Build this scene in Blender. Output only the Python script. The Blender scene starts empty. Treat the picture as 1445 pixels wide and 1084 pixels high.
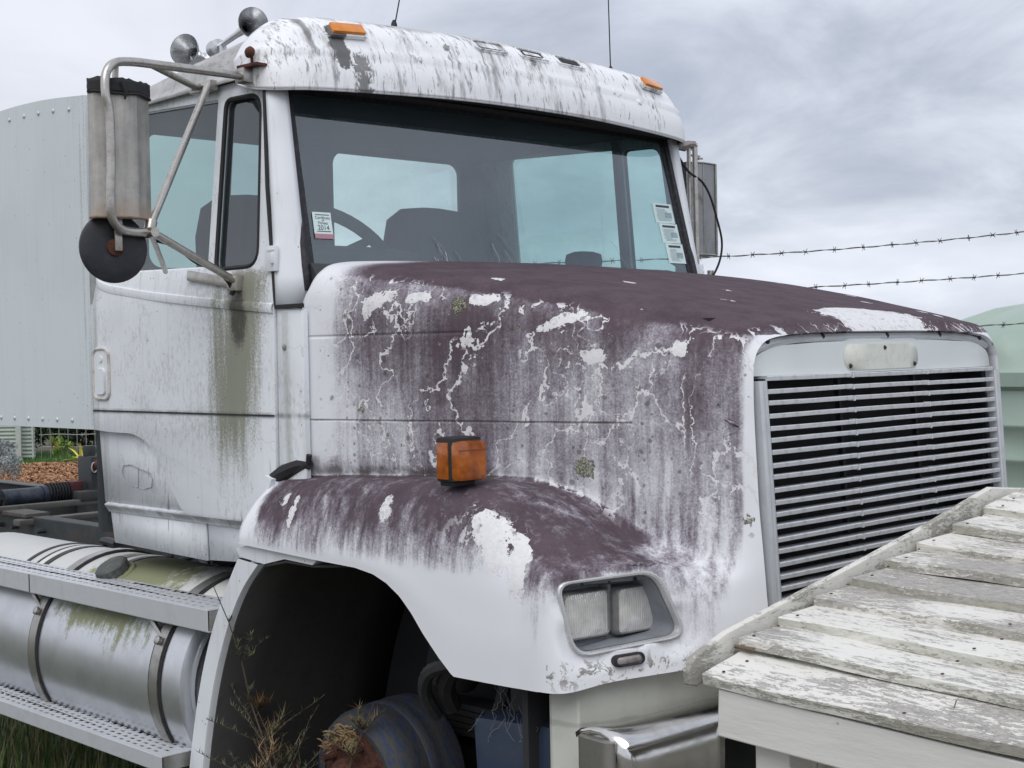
import bpy, bmesh, math, random
from math import sin, cos, pi, radians, sqrt, atan2
from mathutils import Vector, Matrix, Euler
random.seed(7)
scn = bpy.context.scene
col = scn.collection

# ------------------------------------------------------------------ camera
CAM = Vector((3.613, -3.467, 1.6))
YAW, PITCH, ROLL, FPX = 2.368, -0.0219, -0.0205, 2046.4
fw = Vector((cos(YAW)*cos(PITCH), sin(YAW)*cos(PITCH), sin(PITCH)))
r0 = fw.cross(Vector((0, 0, 1))).normalized(); u0 = r0.cross(fw)
rt = r0*cos(ROLL) + u0*sin(ROLL); up = -r0*sin(ROLL) + u0*cos(ROLL)
cd = bpy.data.cameras.new('camera'); cam = bpy.data.objects.new('camera', cd); col.objects.link(cam)
m4 = Matrix((rt, up, -fw)).transposed().to_4x4(); m4.translation = CAM
cam.matrix_world = m4
cd.sensor_width = 36; cd.lens = FPX*36/1445; cd.clip_end = 3000; cd.clip_start = .05
scn.camera = cam

# ------------------------------------------------------------------ node helper
class S:
    def __init__(s, nt, k): s.nt, s.k = nt, k
    def _m(s, op, *a):
        n = s.nt.nodes.new('ShaderNodeMath'); n.operation = op
        for i, v in enumerate((s,)+a): put(s.nt, n.inputs[i], v)
        return S(s.nt, n.outputs[0])
    def __add__(s, o): return s._m('ADD', o)
    __radd__ = __add__
    def __sub__(s, o): return s._m('SUBTRACT', o)
    def __rsub__(s, o): return (s*-1)+o
    def __mul__(s, o): return s._m('MULTIPLY', o)
    __rmul__ = __mul__
    def __truediv__(s, o): return s._m('DIVIDE', o)
    def abs(s): return s._m('ABSOLUTE')
    def max(s, o): return s._m('MAXIMUM', o)
    def min(s, o): return s._m('MINIMUM', o)
    def pow(s, o): return s._m('POWER', o)
    def lt(s, o): return s._m('LESS_THAN', o)
    def gt(s, o): return s._m('GREATER_THAN', o)
    def st(s, a, b):                                   # smooth step from a (0) to b (1)
        n = s.nt.nodes.new('ShaderNodeMapRange'); n.interpolation_type = 'SMOOTHSTEP'
        lo, hi, o0, o1 = (a, b, 0, 1) if a < b else (b, a, 1, 0)
        put(s.nt, n.inputs[0], s); n.inputs[1].default_value = lo; n.inputs[2].default_value = hi
        n.inputs[3].default_value = o0; n.inputs[4].default_value = o1
        return S(s.nt, n.outputs[0])
    def near(s, c, w): return (s-c).abs().st(w, 0)     # 1 at c, 0 beyond w
def put(nt, inp, v):
    if isinstance(v, S): nt.links.new(v.k, inp)
    elif isinstance(v, (tuple, list)) and len(v) == 3 and inp.type == 'RGBA': inp.default_value = (*v, 1)
    else: inp.default_value = v
class Mat:
    def __init__(s, name, base=(.8, .8, .8), rough=.5, metal=0., **kw):
        s.m = bpy.data.materials.new(name); s.m.use_nodes = True; s.nt = s.m.node_tree
        s.b = s.nt.nodes['Principled BSDF']; s.o = s.nt.nodes['Material Output']
        s.set('Base Color', base); s.set('Roughness', rough); s.set('Metallic', metal)
        for k, v in kw.items(): s.set(k.replace('_', ' '), v)
        s._c = None
    def set(s, k, v): put(s.nt, s.b.inputs[k], v)
    def co(s):
        if not s._c: s._c = s.nt.nodes.new('ShaderNodeTexCoord')
        return S(s.nt, s._c.outputs['Object'])
    def xyz(s, v=None):
        n = s.nt.nodes.new('ShaderNodeSeparateXYZ'); put(s.nt, n.inputs[0], v or s.co())
        return [S(s.nt, o) for o in n.outputs]
    def nrm(s):
        n = s.nt.nodes.new('ShaderNodeNewGeometry'); return s.xyz(S(s.nt, n.outputs['Normal']))
    def rnd(s):
        n = s.nt.nodes.new('ShaderNodeObjectInfo'); return S(s.nt, n.outputs['Random'])
    def sc(s, k, v=None):
        n = s.nt.nodes.new('ShaderNodeVectorMath'); n.operation = 'MULTIPLY'
        put(s.nt, n.inputs[0], v or s.co()); n.inputs[1].default_value = k; return S(s.nt, n.outputs[0])
    def off(s, v, w):
        n = s.nt.nodes.new('ShaderNodeVectorMath'); n.operation = 'ADD'
        put(s.nt, n.inputs[0], v); put(s.nt, n.inputs[1], w); return S(s.nt, n.outputs[0])
    def noise(s, scale=5, detail=3, rough=.55, k=None, dist=0., color=False, v=None):
        n = s.nt.nodes.new('ShaderNodeTexNoise'); v = v or s.co()
        if k: v = s.sc(k, v)
        put(s.nt, n.inputs['Vector'], v); n.inputs['Scale'].default_value = scale
        n.inputs['Detail'].default_value = detail; n.inputs['Roughness'].default_value = rough
        n.inputs['Distortion'].default_value = dist
        return S(s.nt, n.outputs['Color' if color else 'Fac'])
    def vor(s, scale=5, feat='F1', k=None, v=None, out='Distance', rnd=1.):
        n = s.nt.nodes.new('ShaderNodeTexVoronoi'); n.feature = feat; v = v or s.co()
        if k: v = s.sc(k, v)
        put(s.nt, n.inputs['Vector'], v); n.inputs['Scale'].default_value = scale; n.inputs['Randomness'].default_value = rnd
        return S(s.nt, n.outputs[out])
    def mix(s, f, a, b):
        n = s.nt.nodes.new('ShaderNodeMix'); n.data_type = 'RGBA'
        put(s.nt, n.inputs[0], f); put(s.nt, n.inputs[6], a); put(s.nt, n.inputs[7], b)
        return S(s.nt, n.outputs[2])
    def bump(s, h, d=.01, st=1.):
        n = s.nt.nodes.new('ShaderNodeBump'); put(s.nt, n.inputs['Height'], h)
        n.inputs['Distance'].default_value = d; n.inputs['Strength'].default_value = st
        s.nt.links.new(n.outputs[0], s.b.inputs['Normal'])
    def warp(s, amt, scale, det=2):
        c = s.noise(scale, det, .6, color=True)
        n = s.nt.nodes.new('ShaderNodeVectorMath'); n.operation = 'MULTIPLY_ADD'
        put(s.nt, n.inputs[0], c); n.inputs[1].default_value = (amt,)*3; put(s.nt, n.inputs[2], s.co())
        return S(s.nt, n.outputs[0])

# ------------------------------------------------------------------ world: overcast sky
wd = bpy.data.worlds.new('World'); scn.world = wd; wd.use_nodes = True
W = Mat.__new__(Mat); W.nt = wd.node_tree; W._c = None
bg = W.nt.nodes['Background']
W._c = W.nt.nodes.new('ShaderNodeTexCoord')
gen = S(W.nt, W._c.outputs['Generated'])
SUN_EL, SUN_AZ = radians(52), radians(-50)           # azimuth measured from +X towards +Y
sky = W.nt.nodes.new('ShaderNodeTexSky'); sky.sky_type = 'NISHITA'; sky.sun_disc = False
sky.sun_elevation = SUN_EL; sky.sun_rotation = pi/2 - SUN_AZ
sx, sy, sz = W.xyz(gen)
zz = sz.max(.0) + .30
cmb = W.nt.nodes.new('ShaderNodeCombineXYZ')
put(W.nt, cmb.inputs[0], sx/zz); put(W.nt, cmb.inputs[1], sy/zz); cmb.inputs[2].default_value = 1.7
cv = S(W.nt, cmb.outputs[0])
n1 = W.noise(.70, 5, .55, v=cv, dist=.25); n2 = W.noise(2.3, 6, .6, v=cv, dist=.5)
dirR = (sx*-.70 + sy*-.71)*-1.                        # towards the view's right (+)
side = (sx*.72 + sy*.70)                              # camera right axis
dens = n1*.62 + n2*.38
shade = dens.st(.37, .64)
c_dark, c_light = (.34, .38, .465), (.775, .81, .90)
cc = W.mix(shade, c_light, c_dark)
cc = W.mix(side.st(.12, -.42)*.72, cc, (.72, .735, .80))          # thinner, brighter cloud to the left
low = sz.near(.048, .05) * side.st(-.1, .25)
cc = W.mix(low*.6*n2.st(.35, .6), cc, (.80, .85, .93))
skc = W.nt.nodes.new('ShaderNodeVectorMath'); skc.operation = 'SCALE'; skc.inputs['Scale'].default_value = .08
W.nt.links.new(sky.outputs[0], skc.inputs[0])
cc = W.mix(.94, S(W.nt, skc.outputs[0]), cc)
cc = W.mix(sz.st(.0, -.06), cc, (.16, .17, .15))
W.nt.links.new(cc.k, bg.inputs[0]); bg.inputs[1].default_value = 1.0

sd = bpy.data.lights.new('sun', 'SUN'); sd.energy = 1.4; sd.angle = radians(50); sd.color = (1, .97, .93)
so = bpy.data.objects.new('sun', sd); col.objects.link(so)
dv = Vector((cos(SUN_EL)*cos(SUN_AZ), cos(SUN_EL)*sin(SUN_AZ), sin(SUN_EL)))
so.rotation_euler = dv.to_track_quat('Z', 'Y').to_euler()
scn.view_settings.view_transform = 'Standard'; scn.view_settings.look = 'None'
scn.view_settings.exposure = 0.27; scn.view_settings.gamma = 1
scn.render.engine = 'CYCLES'
scn.cycles.transparent_max_bounces = 24; scn.cycles.max_bounces = 8

# ------------------------------------------------------------------ object helpers
def tag(o, label=None, cat=None, group=None, kind=None):
    if label: o['label'] = label
    if cat: o['category'] = cat
    if group: o['group'] = group
    if kind: o['kind'] = kind
    return o
def empty(name, loc=(0, 0, 0), rz=0):
    o = bpy.data.objects.new(name, None); col.objects.link(o); o.location = loc; o.rotation_euler = (0, 0, rz)
    o.empty_display_size = .1; return o
def mob(name, me, mat, parent=None, smooth=True, ang=40):
    me.materials.clear()
    if mat: me.materials.append(mat.m if isinstance(mat, Mat) else mat)
    if smooth:
        me.shade_smooth()
        if ang:
            try: me.set_sharp_from_angle(angle=radians(ang))
            except Exception: pass
    o = bpy.data.objects.new(name, me); col.objects.link(o)
    if parent: o.parent = parent
    return o
class MB:
    def __init__(s): s.b = bmesh.new()
    def face(s, pts):
        vs = [s.b.verts.new(p) for p in pts]
        return s.b.faces.new(vs)
    def box(s, c, d, rot=None, bev=0):
        g = bmesh.ops.create_cube(s.b, size=1)['verts']
        if bev:
            for v in g: v.co = Vector((v.co.x*d[0], v.co.y*d[1], v.co.z*d[2]))
            es = list({e for v in g for e in v.link_edges})
            r = bmesh.ops.bevel(s.b, geom=es, offset=bev, segments=2, affect='EDGES', profile=.6)
            g = list({v for f in r['faces'] for v in f.verts} | {v for v in g if v.is_valid})
            g = [v for v in g if v.is_valid]
            # include remaining flat faces' verts
            seen = set(g); st = list(g)
            while st:
                v = st.pop()
                for e in v.link_edges:
                    o = e.other_vert(v)
                    if o not in seen: seen.add(o); st.append(o)
            g = list(seen)
        M = (Euler(rot).to_matrix() if isinstance(rot, tuple) else rot) if rot is not None else None
        for v in g:
            p = v.co if bev else Vector((v.co.x*d[0], v.co.y*d[1], v.co.z*d[2]))
            if M: p = M @ p
            v.co = p + Vector(c)
        return s
    def tube(s, pts, r, n=10, cap=True, closed=False):
        pts = [Vector(p) for p in pts]; R = r if isinstance(r, (list, tuple)) else [r]*len(pts)
        rings = []; prev = None; N = len(pts)
        for i, p in enumerate(pts):
            if closed: t = pts[(i+1) % N]-pts[i-1]
            else: t = pts[min(i+1, N-1)]-pts[max(i-1, 0)]
            t.normalize()
            if prev is None:
                a = Vector((0, 0, 1)) if abs(t.z) < .9 else Vector((1, 0, 0)); u = t.cross(a).normalized()
            else:
                u = prev - t*prev.dot(t); u.normalize()
            prev = u; w = t.cross(u)
            rings.append([s.b.verts.new(p+(u*cos(2*pi*k/n)+w*sin(2*pi*k/n))*R[i]) for k in range(n)])
        for i in range(N if closed else N-1):
            a, b = rings[i], rings[(i+1) % N]
            for k in range(n): s.b.faces.new((a[k], a[(k+1) % n], b[(k+1) % n], b[k]))
        if cap and not closed:
            s.b.faces.new(rings[0][::-1]); s.b.faces.new(rings[-1])
        return s
    def bar(s, a, b, r, n=10): return s.tube([a, b], r, n)
    def lathe(s, prof, o, ax, n=24, caps=True):
        o = Vector(o); ax = Vector(ax).normalized()
        a = Vector((0, 0, 1)) if abs(ax.z) < .9 else Vector((1, 0, 0)); u = ax.cross(a).normalized(); w = ax.cross(u)
        rings = [[s.b.verts.new(o+ax*h+(u*cos(2*pi*k/n)+w*sin(2*pi*k/n))*max(r, 1e-4)) for k in range(n)] for r, h in prof]
        for a_, b_ in zip(rings, rings[1:]):
            for k in range(n): s.b.faces.new((a_[k], a_[(k+1) % n], b_[(k+1) % n], b_[k]))
        if caps: s.b.faces.new(rings[0][::-1]); s.b.faces.new(rings[-1])
        return s
    def grid(s, P, close=False):
        V = [[s.b.verts.new(p) for p in row] for row in P]
        for i in range(len(V)-1):
            for j in range(len(V[0])-1): s.b.faces.new((V[i][j], V[i][j+1], V[i+1][j+1], V[i+1][j]))
        return s
    def prism(s, pts, axis, a, b):               # polygon in the two other axes, extruded from a to b along axis
        def P(p, t):
            return {'x': (t, p[0], p[1]), 'y': (p[0], t, p[1]), 'z': (p[0], p[1], t)}[axis]
        A = [s.b.verts.new(P(p, a)) for p in pts]; B = [s.b.verts.new(P(p, b)) for p in pts]; n = len(pts)
        s.b.faces.new(A); s.b.faces.new(B[::-1])
        for i in range(n): s.b.faces.new((A[i], B[i], B[(i+1) % n], A[(i+1) % n]))
        return s
    def build(s, name, mat, parent=None, smooth=True, ang=40, weld=0):
        if weld: bmesh.ops.remove_doubles(s.b, verts=s.b.verts, dist=weld)
        bmesh.ops.recalc_face_normals(s.b, faces=s.b.faces)
        me = bpy.data.meshes.new(name); s.b.to_mesh(me); s.b.free()
        return mob(name, me, mat, parent, smooth, ang)
def bevel(o, w, seg=2):
    m = o.modifiers.new('bevel', 'BEVEL'); m.width = w; m.segments = seg; m.limit_method = 'ANGLE'; m.angle_limit = radians(35); return o
def solid(o, t, off=-1):
    m = o.modifiers.new('thickness', 'SOLIDIFY'); m.thickness = t; m.offset = off; return o
def cr(p0, p1, p2, p3, t):
    return .5*((2*p1)+(p2-p0)*t+(2*p0-5*p1+4*p2-p3)*t*t+(3*p1-p0-3*p2+p3)*t*t*t)
def spline(P, n, closed=False):
    P = [Vector(p) for p in P]; N = len(P); out = []
    rng = N if closed else N-1
    for i in range(rng):
        if closed: a, b, c, d = P[i-1], P[i], P[(i+1) % N], P[(i+2) % N]
        else: a, b, c, d = P[max(i-1, 0)], P[i], P[i+1], P[min(i+2, N-1)]
        for k in range(n): out.append(cr(a, b, c, d, k/n))
    if not closed: out.append(P[-1])
    return out
def net(P, nu, nv):                                   # refine a coarse control net with Catmull-Rom both ways
    rows = [spline(r, nv) for r in P]
    cols = [spline([r[j] for r in rows], nu) for j in range(len(rows[0]))]
    return [[cols[j][i] for j in range(len(cols))] for i in range(len(cols[0]))]
def rrect(x0, y0, x1, y1, r, n=5):
    out = []
    for cx, cy, a in ((x1-r, y1-r, 0), (x0+r, y1-r, 90), (x0+r, y0+r, 180), (x1-r, y0+r, 270)):
        for k in range(n+1):
            t = radians(a+90*k/n); out.append((cx+r*cos(t), cy+r*sin(t)))
    return out
def rpoly(pts, r, n=5):                               # round a polygon's corners
    out = []; N = len(pts)
    rs = r if isinstance(r, (list, tuple)) else [r]*N
    for i in range(N):
        a, b, c = Vector(pts[i-1]), Vector(pts[i]), Vector(pts[(i+1) % N]); q = rs[i]
        if q <= 0: out.append(tuple(b)); continue
        p = b+(a-b).normalized()*min(q, (a-b).length*.48); s = b+(c-b).normalized()*min(q, (c-b).length*.48)
        for k in range(n+1):
            t = k/n; v = p*(1-t)**2+b*2*t*(1-t)+s*t*t; out.append(tuple(v))
    return out
def plate(name, outlines, mat, parent, fn, thick=.004, cuts=(), cutu=(), smooth=True, ang=40):
    """flat sheet with holes, outlines[0] outer; fn(u, v) -> (point, normal) gives it its place and curvature"""
    cu = bpy.data.curves.new('t', 'CURVE'); cu.dimensions = '2D'; cu.fill_mode = 'BOTH'
    for ol in outlines:
        sp = cu.splines.new('POLY'); sp.points.add(len(ol)-1); sp.use_cyclic_u = True
        for i, p in enumerate(ol): sp.points[i].co = (p[0], p[1], 0, 1)
    t = bpy.data.objects.new('t', cu); col.objects.link(t)
    dg = bpy.context.evaluated_depsgraph_get(); me = bpy.data.meshes.new_from_object(t.evaluated_get(dg))
    bpy.data.objects.remove(t); bpy.data.curves.remove(cu)
    b = bmesh.new(); b.from_mesh(me); bpy.data.meshes.remove(me)
    bmesh.ops.remove_doubles(b, verts=b.verts, dist=1e-5)
    for v in cuts: bmesh.ops.bisect_plane(b, geom=b.verts[:]+b.edges[:]+b.faces[:], plane_co=(0, v, 0), plane_no=(0, 1, 0))
    for v in cutu: bmesh.ops.bisect_plane(b, geom=b.verts[:]+b.edges[:]+b.faces[:], plane_co=(v, 0, 0), plane_no=(1, 0, 0))
    flat = [(v, v.co.x, v.co.y) for v in b.verts]
    for v, x, y in flat: v.co = fn(x, y)[0]
    bmesh.ops.recalc_face_normals(b, faces=b.faces)
    if b.faces:
        f = max(b.faces, key=lambda f: f.calc_area()); c = f.calc_center_median()
        _, x, y = min(flat, key=lambda q: (q[0].co-c).length)
        if f.normal.dot(Vector(fn(x, y)[1])) < 0: bmesh.ops.reverse_faces(b, faces=b.faces)
    me = bpy.data.meshes.new(name); b.to_mesh(me); b.free()
    o = mob(name, me, mat, parent, smooth, ang)
    if thick: solid(o, thick)
    return o
def text(name, body, size, mat, parent, loc, xdir, ydir, align='CENTER', ext=.0006):
    cu = bpy.data.curves.new(name, 'FONT'); cu.body = body; cu.size = size; cu.align_x = align; cu.align_y = 'CENTER'; cu.extrude = ext
    t = bpy.data.objects.new('t', cu); col.objects.link(t)
    dg = bpy.context.evaluated_depsgraph_get(); me = bpy.data.meshes.new_from_object(t.evaluated_get(dg))
    bpy.data.objects.remove(t); bpy.data.curves.remove(cu)
    x = Vector(xdir).normalized(); y = Vector(ydir).normalized(); z = x.cross(y)
    M = Matrix((x, y, z)).transposed().to_4x4(); M.translation = Vector(loc); me.transform(M)
    return mob(name, me, mat, parent, False)
def dup(o, parent=None, M=None):
    c = o.copy(); col.objects.link(c)
    if parent: c.parent = parent
    for ch in o.children: dup(ch, c)
    return c

# ------------------------------------------------------------------ materials
WHITE = (.75, .78, .82)
PLUM = (.052, .036, .046)
def streaks(m, f=30, k=1.2): return m.noise(f, 4, .6, k=(1, 1, k/f*1.3))
def sst(v, a, b):
    t = max(0., min(1., (v-a)/(b-a))) if a != b else float(v > a); return t*t*(3-2*t)
def nr(v, c, w): return sst(abs(v-c), w, 0)
def bonnet_fields(p, nz):
    # where on the bonnet the algae film has settled (a), where it has flaked or been grazed off (b), where trails and lichen sit (c)
    x, y, z = p; ay = abs(y); right = y < 0
    fend = sst(ay, .93, 1.0)*(1-sst(z, 1.30, 1.33)); flank = 1-fend; top = sst(nz, .60, .84)
    fl = (.53+sst(z, 1.25, 1.74)*.20+nr(z, 1.66, .12)*.10+nr(x, .86, .13)*.13*sst(z, 1.1, 1.4)+nr(x, 1.38, .10)*.14*sst(z, 1.2, 1.5)-nr(x, .60, .14)*.08)*sst(x, .25, .42)*(.45+.55*sst(z, .92, 1.16))*sst(z, .80, .92)
    if z < 1.63: fl *= 1-sst(x, 1.492, 1.518)
    fd = (.46+sst(z, 1.08, 1.20)*.42)*sst(z, 1.04, 1.10)*sst(x, .07, .15)*(1-.45*sst(x, .98, 1.1)*(1-sst(z, 1.1, 1.16)))
    ns = sst(x, 1.12, 1.26)*sst(z, .97, 1.09)*.85
    a = fl*flank+max(fd, ns)*fend
    a = max(a, nr(x, 1.27, .08)*sst(z, .84, 1.06)*.42*fend)
    if 1.12 < z < 1.31: a = max(a, sst(nz, .22, .55)*sst(x, .08, .16)*.98*(1-sst(x+ay*.0, 1.33, 1.41))*(1-sst(x-1.25, .0, .12)*(1-sst(ay, .74, .80))))
    if ay > .74: a = max(a, sst(x, 1.20, 1.28)*(1-sst(x, 1.38, 1.43))*sst(z, 1.066, 1.09)*(1-sst(z, 1.16, 1.26))*.9*sst(ay, .76, .82))
    if z > 1.4: a = a*(1-top)+top*1.25*min(1, sst(x, .24, .44)+sst(ay, .80, .35))
    # bare patches: signed, 0 at the edge
    def blob(cx, cz, rx, rz, rot=0.):
        u, v = x-cx, z-cz; u, v = u*cos(rot)+v*sin(rot), v*cos(rot)-u*sin(rot); return 1-sqrt((u/rx)**2+(v/rz)**2)
    b = -1.
    if right and top < .6:
        if ay > .93: b = max(b, blob(1.085, 1.165, .10, .042, -.75), blob(1.185, 1.115, .032, .085, .25), blob(.70, 1.205, .025, .03), blob(.30, 1.17, .018, .05), blob(.235, 1.20, .012, .03))
        elif z > 1.45: b = max(b, blob(1.04, 1.675, .065, .018, .35), blob(.46, 1.745, .07, .026, .5), blob(.60, 1.755, .045, .014), blob(1.13, 1.585, .04, .02), blob(.80, 1.74, .045, .016), blob(.31, 1.73, .035, .08), blob(1.36, 1.60, .02, .02))
    b = max(b, (1-abs(y-.03)/.22)*2 if x > 1.405 and z > 1.6 else -1, -1)
    if 1.36 < x <= 1.405 and z > 1.6: b = max(b, (1-abs(y-.03)/.22)*2-(1.405-x)*30)
    c = (1-top)*sst(x, .22, .34)*(flank*sst(z, 1.05, 1.3)+fend*sst(x, .85, 1.1)*.7*sst(z, 1.07, 1.14))
    return a*.5, max(0, min(1, (b+1)*.5)), c
def paint_bonnet():
    m = Mat('weathered_bonnet_paint', rough=.5)
    at = m.nt.nodes.new('ShaderNodeAttribute'); at.attribute_name = 'weather'
    A_, B_, C_ = m.xyz(S(m.nt, at.outputs['Vector']))
    x, y, z = m.xyz(); nz = m.nrm()[2]
    st = m.noise(26, 4, .65, k=(1, 1, .07)); mid = m.noise(11, 4, .65); fine = m.noise(190, 3, .75); gran = m.noise(75, 3, .7); crk = m.noise(34, 4, .7)
    top = nz.st(.62, .86)*z.gt(1.45)
    film = A_*2 + ((m.noise(7.5, 2, .5, k=(1, 1, .12))-.5)*.60 + (m.noise(3.1, 2)-.5)*.60 + (st-.5)*(z.st(1.34, 1.22)*.75+.55) + (m.noise(85, 3, .6, k=(1, 1, .05))-.5)*.35 + (mid-.5)*.45)*A_.st(.0, .15)*(1-top*.6)
    film = film.st(-.05, 1.10)
    film = (film + ((fine-.5)*2.4+(gran-.5)*1.3)*film*(1.15-film)).max(0).min(1)
    # meandering snail trails: level lines of a warped noise field, thin and ragged
    jag = (m.noise(80, 2, .7)-.5)*.030
    f1 = m.noise(3.4, 2, .55, k=(1, 1, .75), v=m.off(m.warp(.13, 13, 5), (7, 2, 5)), dist=.6)
    f2 = m.noise(5.2, 2, .5, k=(1, 1, .6), v=m.off(m.warp(.09, 20, 5), (1, 8, 2)), dist=.8)
    g = m.noise(4.0, 1, .5, v=m.off(m.co(), (5, 3, 1)))
    wdt = (m.noise(13, 2, .6)-.18)*.026
    line = ((f1-.5).abs()+jag).lt(wdt)*g.st(.45, .51) + (((f2-.47).abs()+jag).lt(wdt)+((f2-.60).abs()+jag).lt(wdt*.8))*g.st(.57, .51)
    line = line.min(1)*C_*.85
    patch = (m.noise(10.5, 5, .75, v=m.off(m.warp(.05, 26, 4), (2.2, 4, 6))) + z.near(1.71, .10)*.09 - top*.10).st(.685, .70)*C_.st(0, .3)
    bl = ((B_-.5)*2 - (mid-.5)*1.9 - (crk-.5)*2.2).st(.02, .09)*(.50+.5*(crk*.6+gran*.4).st(.38, .52))
    fl = m.vor(9, v=m.sc((.7, 1.2, 1), m.warp(.03, 30))); fr = m.xyz(S(m.nt, fl.k.node.outputs['Color']))[0]
    fk = top*(fl+(crk-.5)*.35).lt(.15)*fr.gt(.60)*.8
    bare = line.max(patch).max(bl).max(fk).min(1)
    film = film*(1-bare*.93)
    plm = m.mix((fine*.6+mid*.5).st(.38, .70)*.8, PLUM, (.112, .082, .098))
    colr = m.mix(film.st(0, .75), (.73, .745, .78), (.255, .232, .268)); colr = m.mix(film.st(.55, 1.06), colr, plm)
    colr = m.mix(bare*.6, colr, m.mix(crk.st(.4, .6)*.5, (.72, .70, .70), (.50, .48, .48)))
    dots = m.vor(42, v=m.off(m.warp(.008, 90), (0, 0, 3))); dr = m.xyz(S(m.nt, dots.k.node.outputs['Color']))
    dm = (dots*(dr[0]*1.2+.5) + (fine-.5)*.25).st(.22, .12)*dr[1].gt(.50)*C_.st(.1, .5)
    colr = m.mix(dm*.6, colr, (.07, .062, .058))
    lic = m.vor(8.0, v=m.warp(.035, 36)); lr = m.xyz(S(m.nt, lic.k.node.outputs['Color']))
    lm = (lic*(lr[0]*2.2+.55) + (gran-.5)*.30).st(.13, .10)*lr[2].gt(.50)*C_.st(.1, .5)
    colr = m.mix(lm*.9, colr, m.mix(fine.st(.45, .6), (.06, .058, .036), (.36, .37, .27)))
    ln = z.near(1.417, .0045)*x.lt(1.24)*y.abs().gt(.6)
    colr = m.mix(ln*(.35+.6*mid.st(.4, .6)), colr, (.10, .09, .085))
    gr = z.near(1.272, .03)*mid.st(.38, .58)*x.st(1.0, .85)*y.abs().lt(1.0)
    colr = m.mix(gr*.7*x.st(.15, .3), colr, (.06, .05, .045))
    ch = z.near(.862, .055)*m.noise(24, 4, .72, dist=1.6).st(.52, .60)*x.gt(1.3)
    colr = m.mix(ch*.8, colr, (.10, .085, .06))
    m.set('Base Color', colr); m.set('Roughness', .42+film*.5); m.set('Specular IOR Level', .5-film*.38)
    m.bump((fine+gran)*.3*film + bare*-.5 + lm*1.4 - z.near(1.655, .007)*x.lt(.78)*1.6 - z.near(1.417, .005)*x.lt(1.24)*1.6, .0016, .9)
    return m
def paint_cab(name='weathered_cab_paint', moss=True, tint=WHITE):
    m = Mat(name, rough=.42)
    x, y, z = m.xyz(); st = m.noise(34, 4, .65, k=(1, 1, .05)); fine = m.noise(130, 3, .7); big = m.noise(3, 3, .6)
    c = m.mix((st.st(.52, .75)*.35+big.st(.4, .7)*.2), tint, (.43, .45, .44))
    if moss:
        st2 = m.noise(17, 4, .7, k=(1, 1, .09))
        zone = (x+.075+(z-1.8)*-.12).abs().st(.27, .0)*z.st(.95, 1.55)*(1-z.st(1.84, 1.90))
        zone = zone.max(x.near(-.10, .09)*z.st(1.45, 1.8)*(1-z.st(1.82, 1.9))*1.15)
        mz = (zone*1.25 + (st2-.5)*1.6 + (fine-.5)*1.1).st(.42, 1.10)
        c = m.mix(mz*.85, c, (.17, .175, .105))
        core = (x.near(-.085, .085)*z.near(1.72, .17)*1.2 + (st2-.5)*1.1 + (fine-.5)*1.0).st(.38, .9)
        c = m.mix(core*.9, c, (.035, .032, .022))
        fr = (x.near(.15, .055)*z.lt(1.73) + (st2-.5)*.9+(fine-.5)*.4).st(.5, 1.2); c = m.mix(fr*.55, c, (.22, .235, .17))
        rear = (x.near(-.97, .10)*z.lt(1.95) + (st-.5)*1.6 + (fine-.5)*.6).st(.6, 1.25); c = m.mix(rear*.45, c, (.2, .21, .17))
        for zc, w in ((1.4285, .013), (1.094, .022)):
            l = (z.near(zc, w))*(.3+.7*m.noise(14, 3, .6).st(.35, .6)); c = m.mix(l*.7, c, (.09, .09, .08))
        gn = (m.noise(70, 4, .75, k=(1, 1, .5))*.6+m.noise(3.5, 3)*.5).st(.56, .68); c = m.mix(gn*.30, c, (.22, .23, .20))
        dr = m.noise(60, 3, .6, k=(1, 1, .1)).st(.60, .70)*m.noise(5, 2).st(.45, .6)*z.lt(1.42)
        c = m.mix(dr*.6, c, (.12, .12, .105))
        crk = (m.vor(7, 'DISTANCE_TO_EDGE', v=m.warp(.08, 14))).st(.012, .004)*m.noise(4, 1).st(.52, .6)
        c = m.mix(crk*.25, c, (.25, .25, .24))
    sp = m.vor(60); sr = m.xyz(S(m.nt, sp.k.node.outputs['Color']))[0]
    c = m.mix(sp.st(.18, .10)*sr.gt(.93)*.8, c, (.06, .055, .05))
    m.set('Base Color', c); m.set('Roughness', .38+st*.2); m.bump(fine, .0006, .5)
    return m
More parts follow.
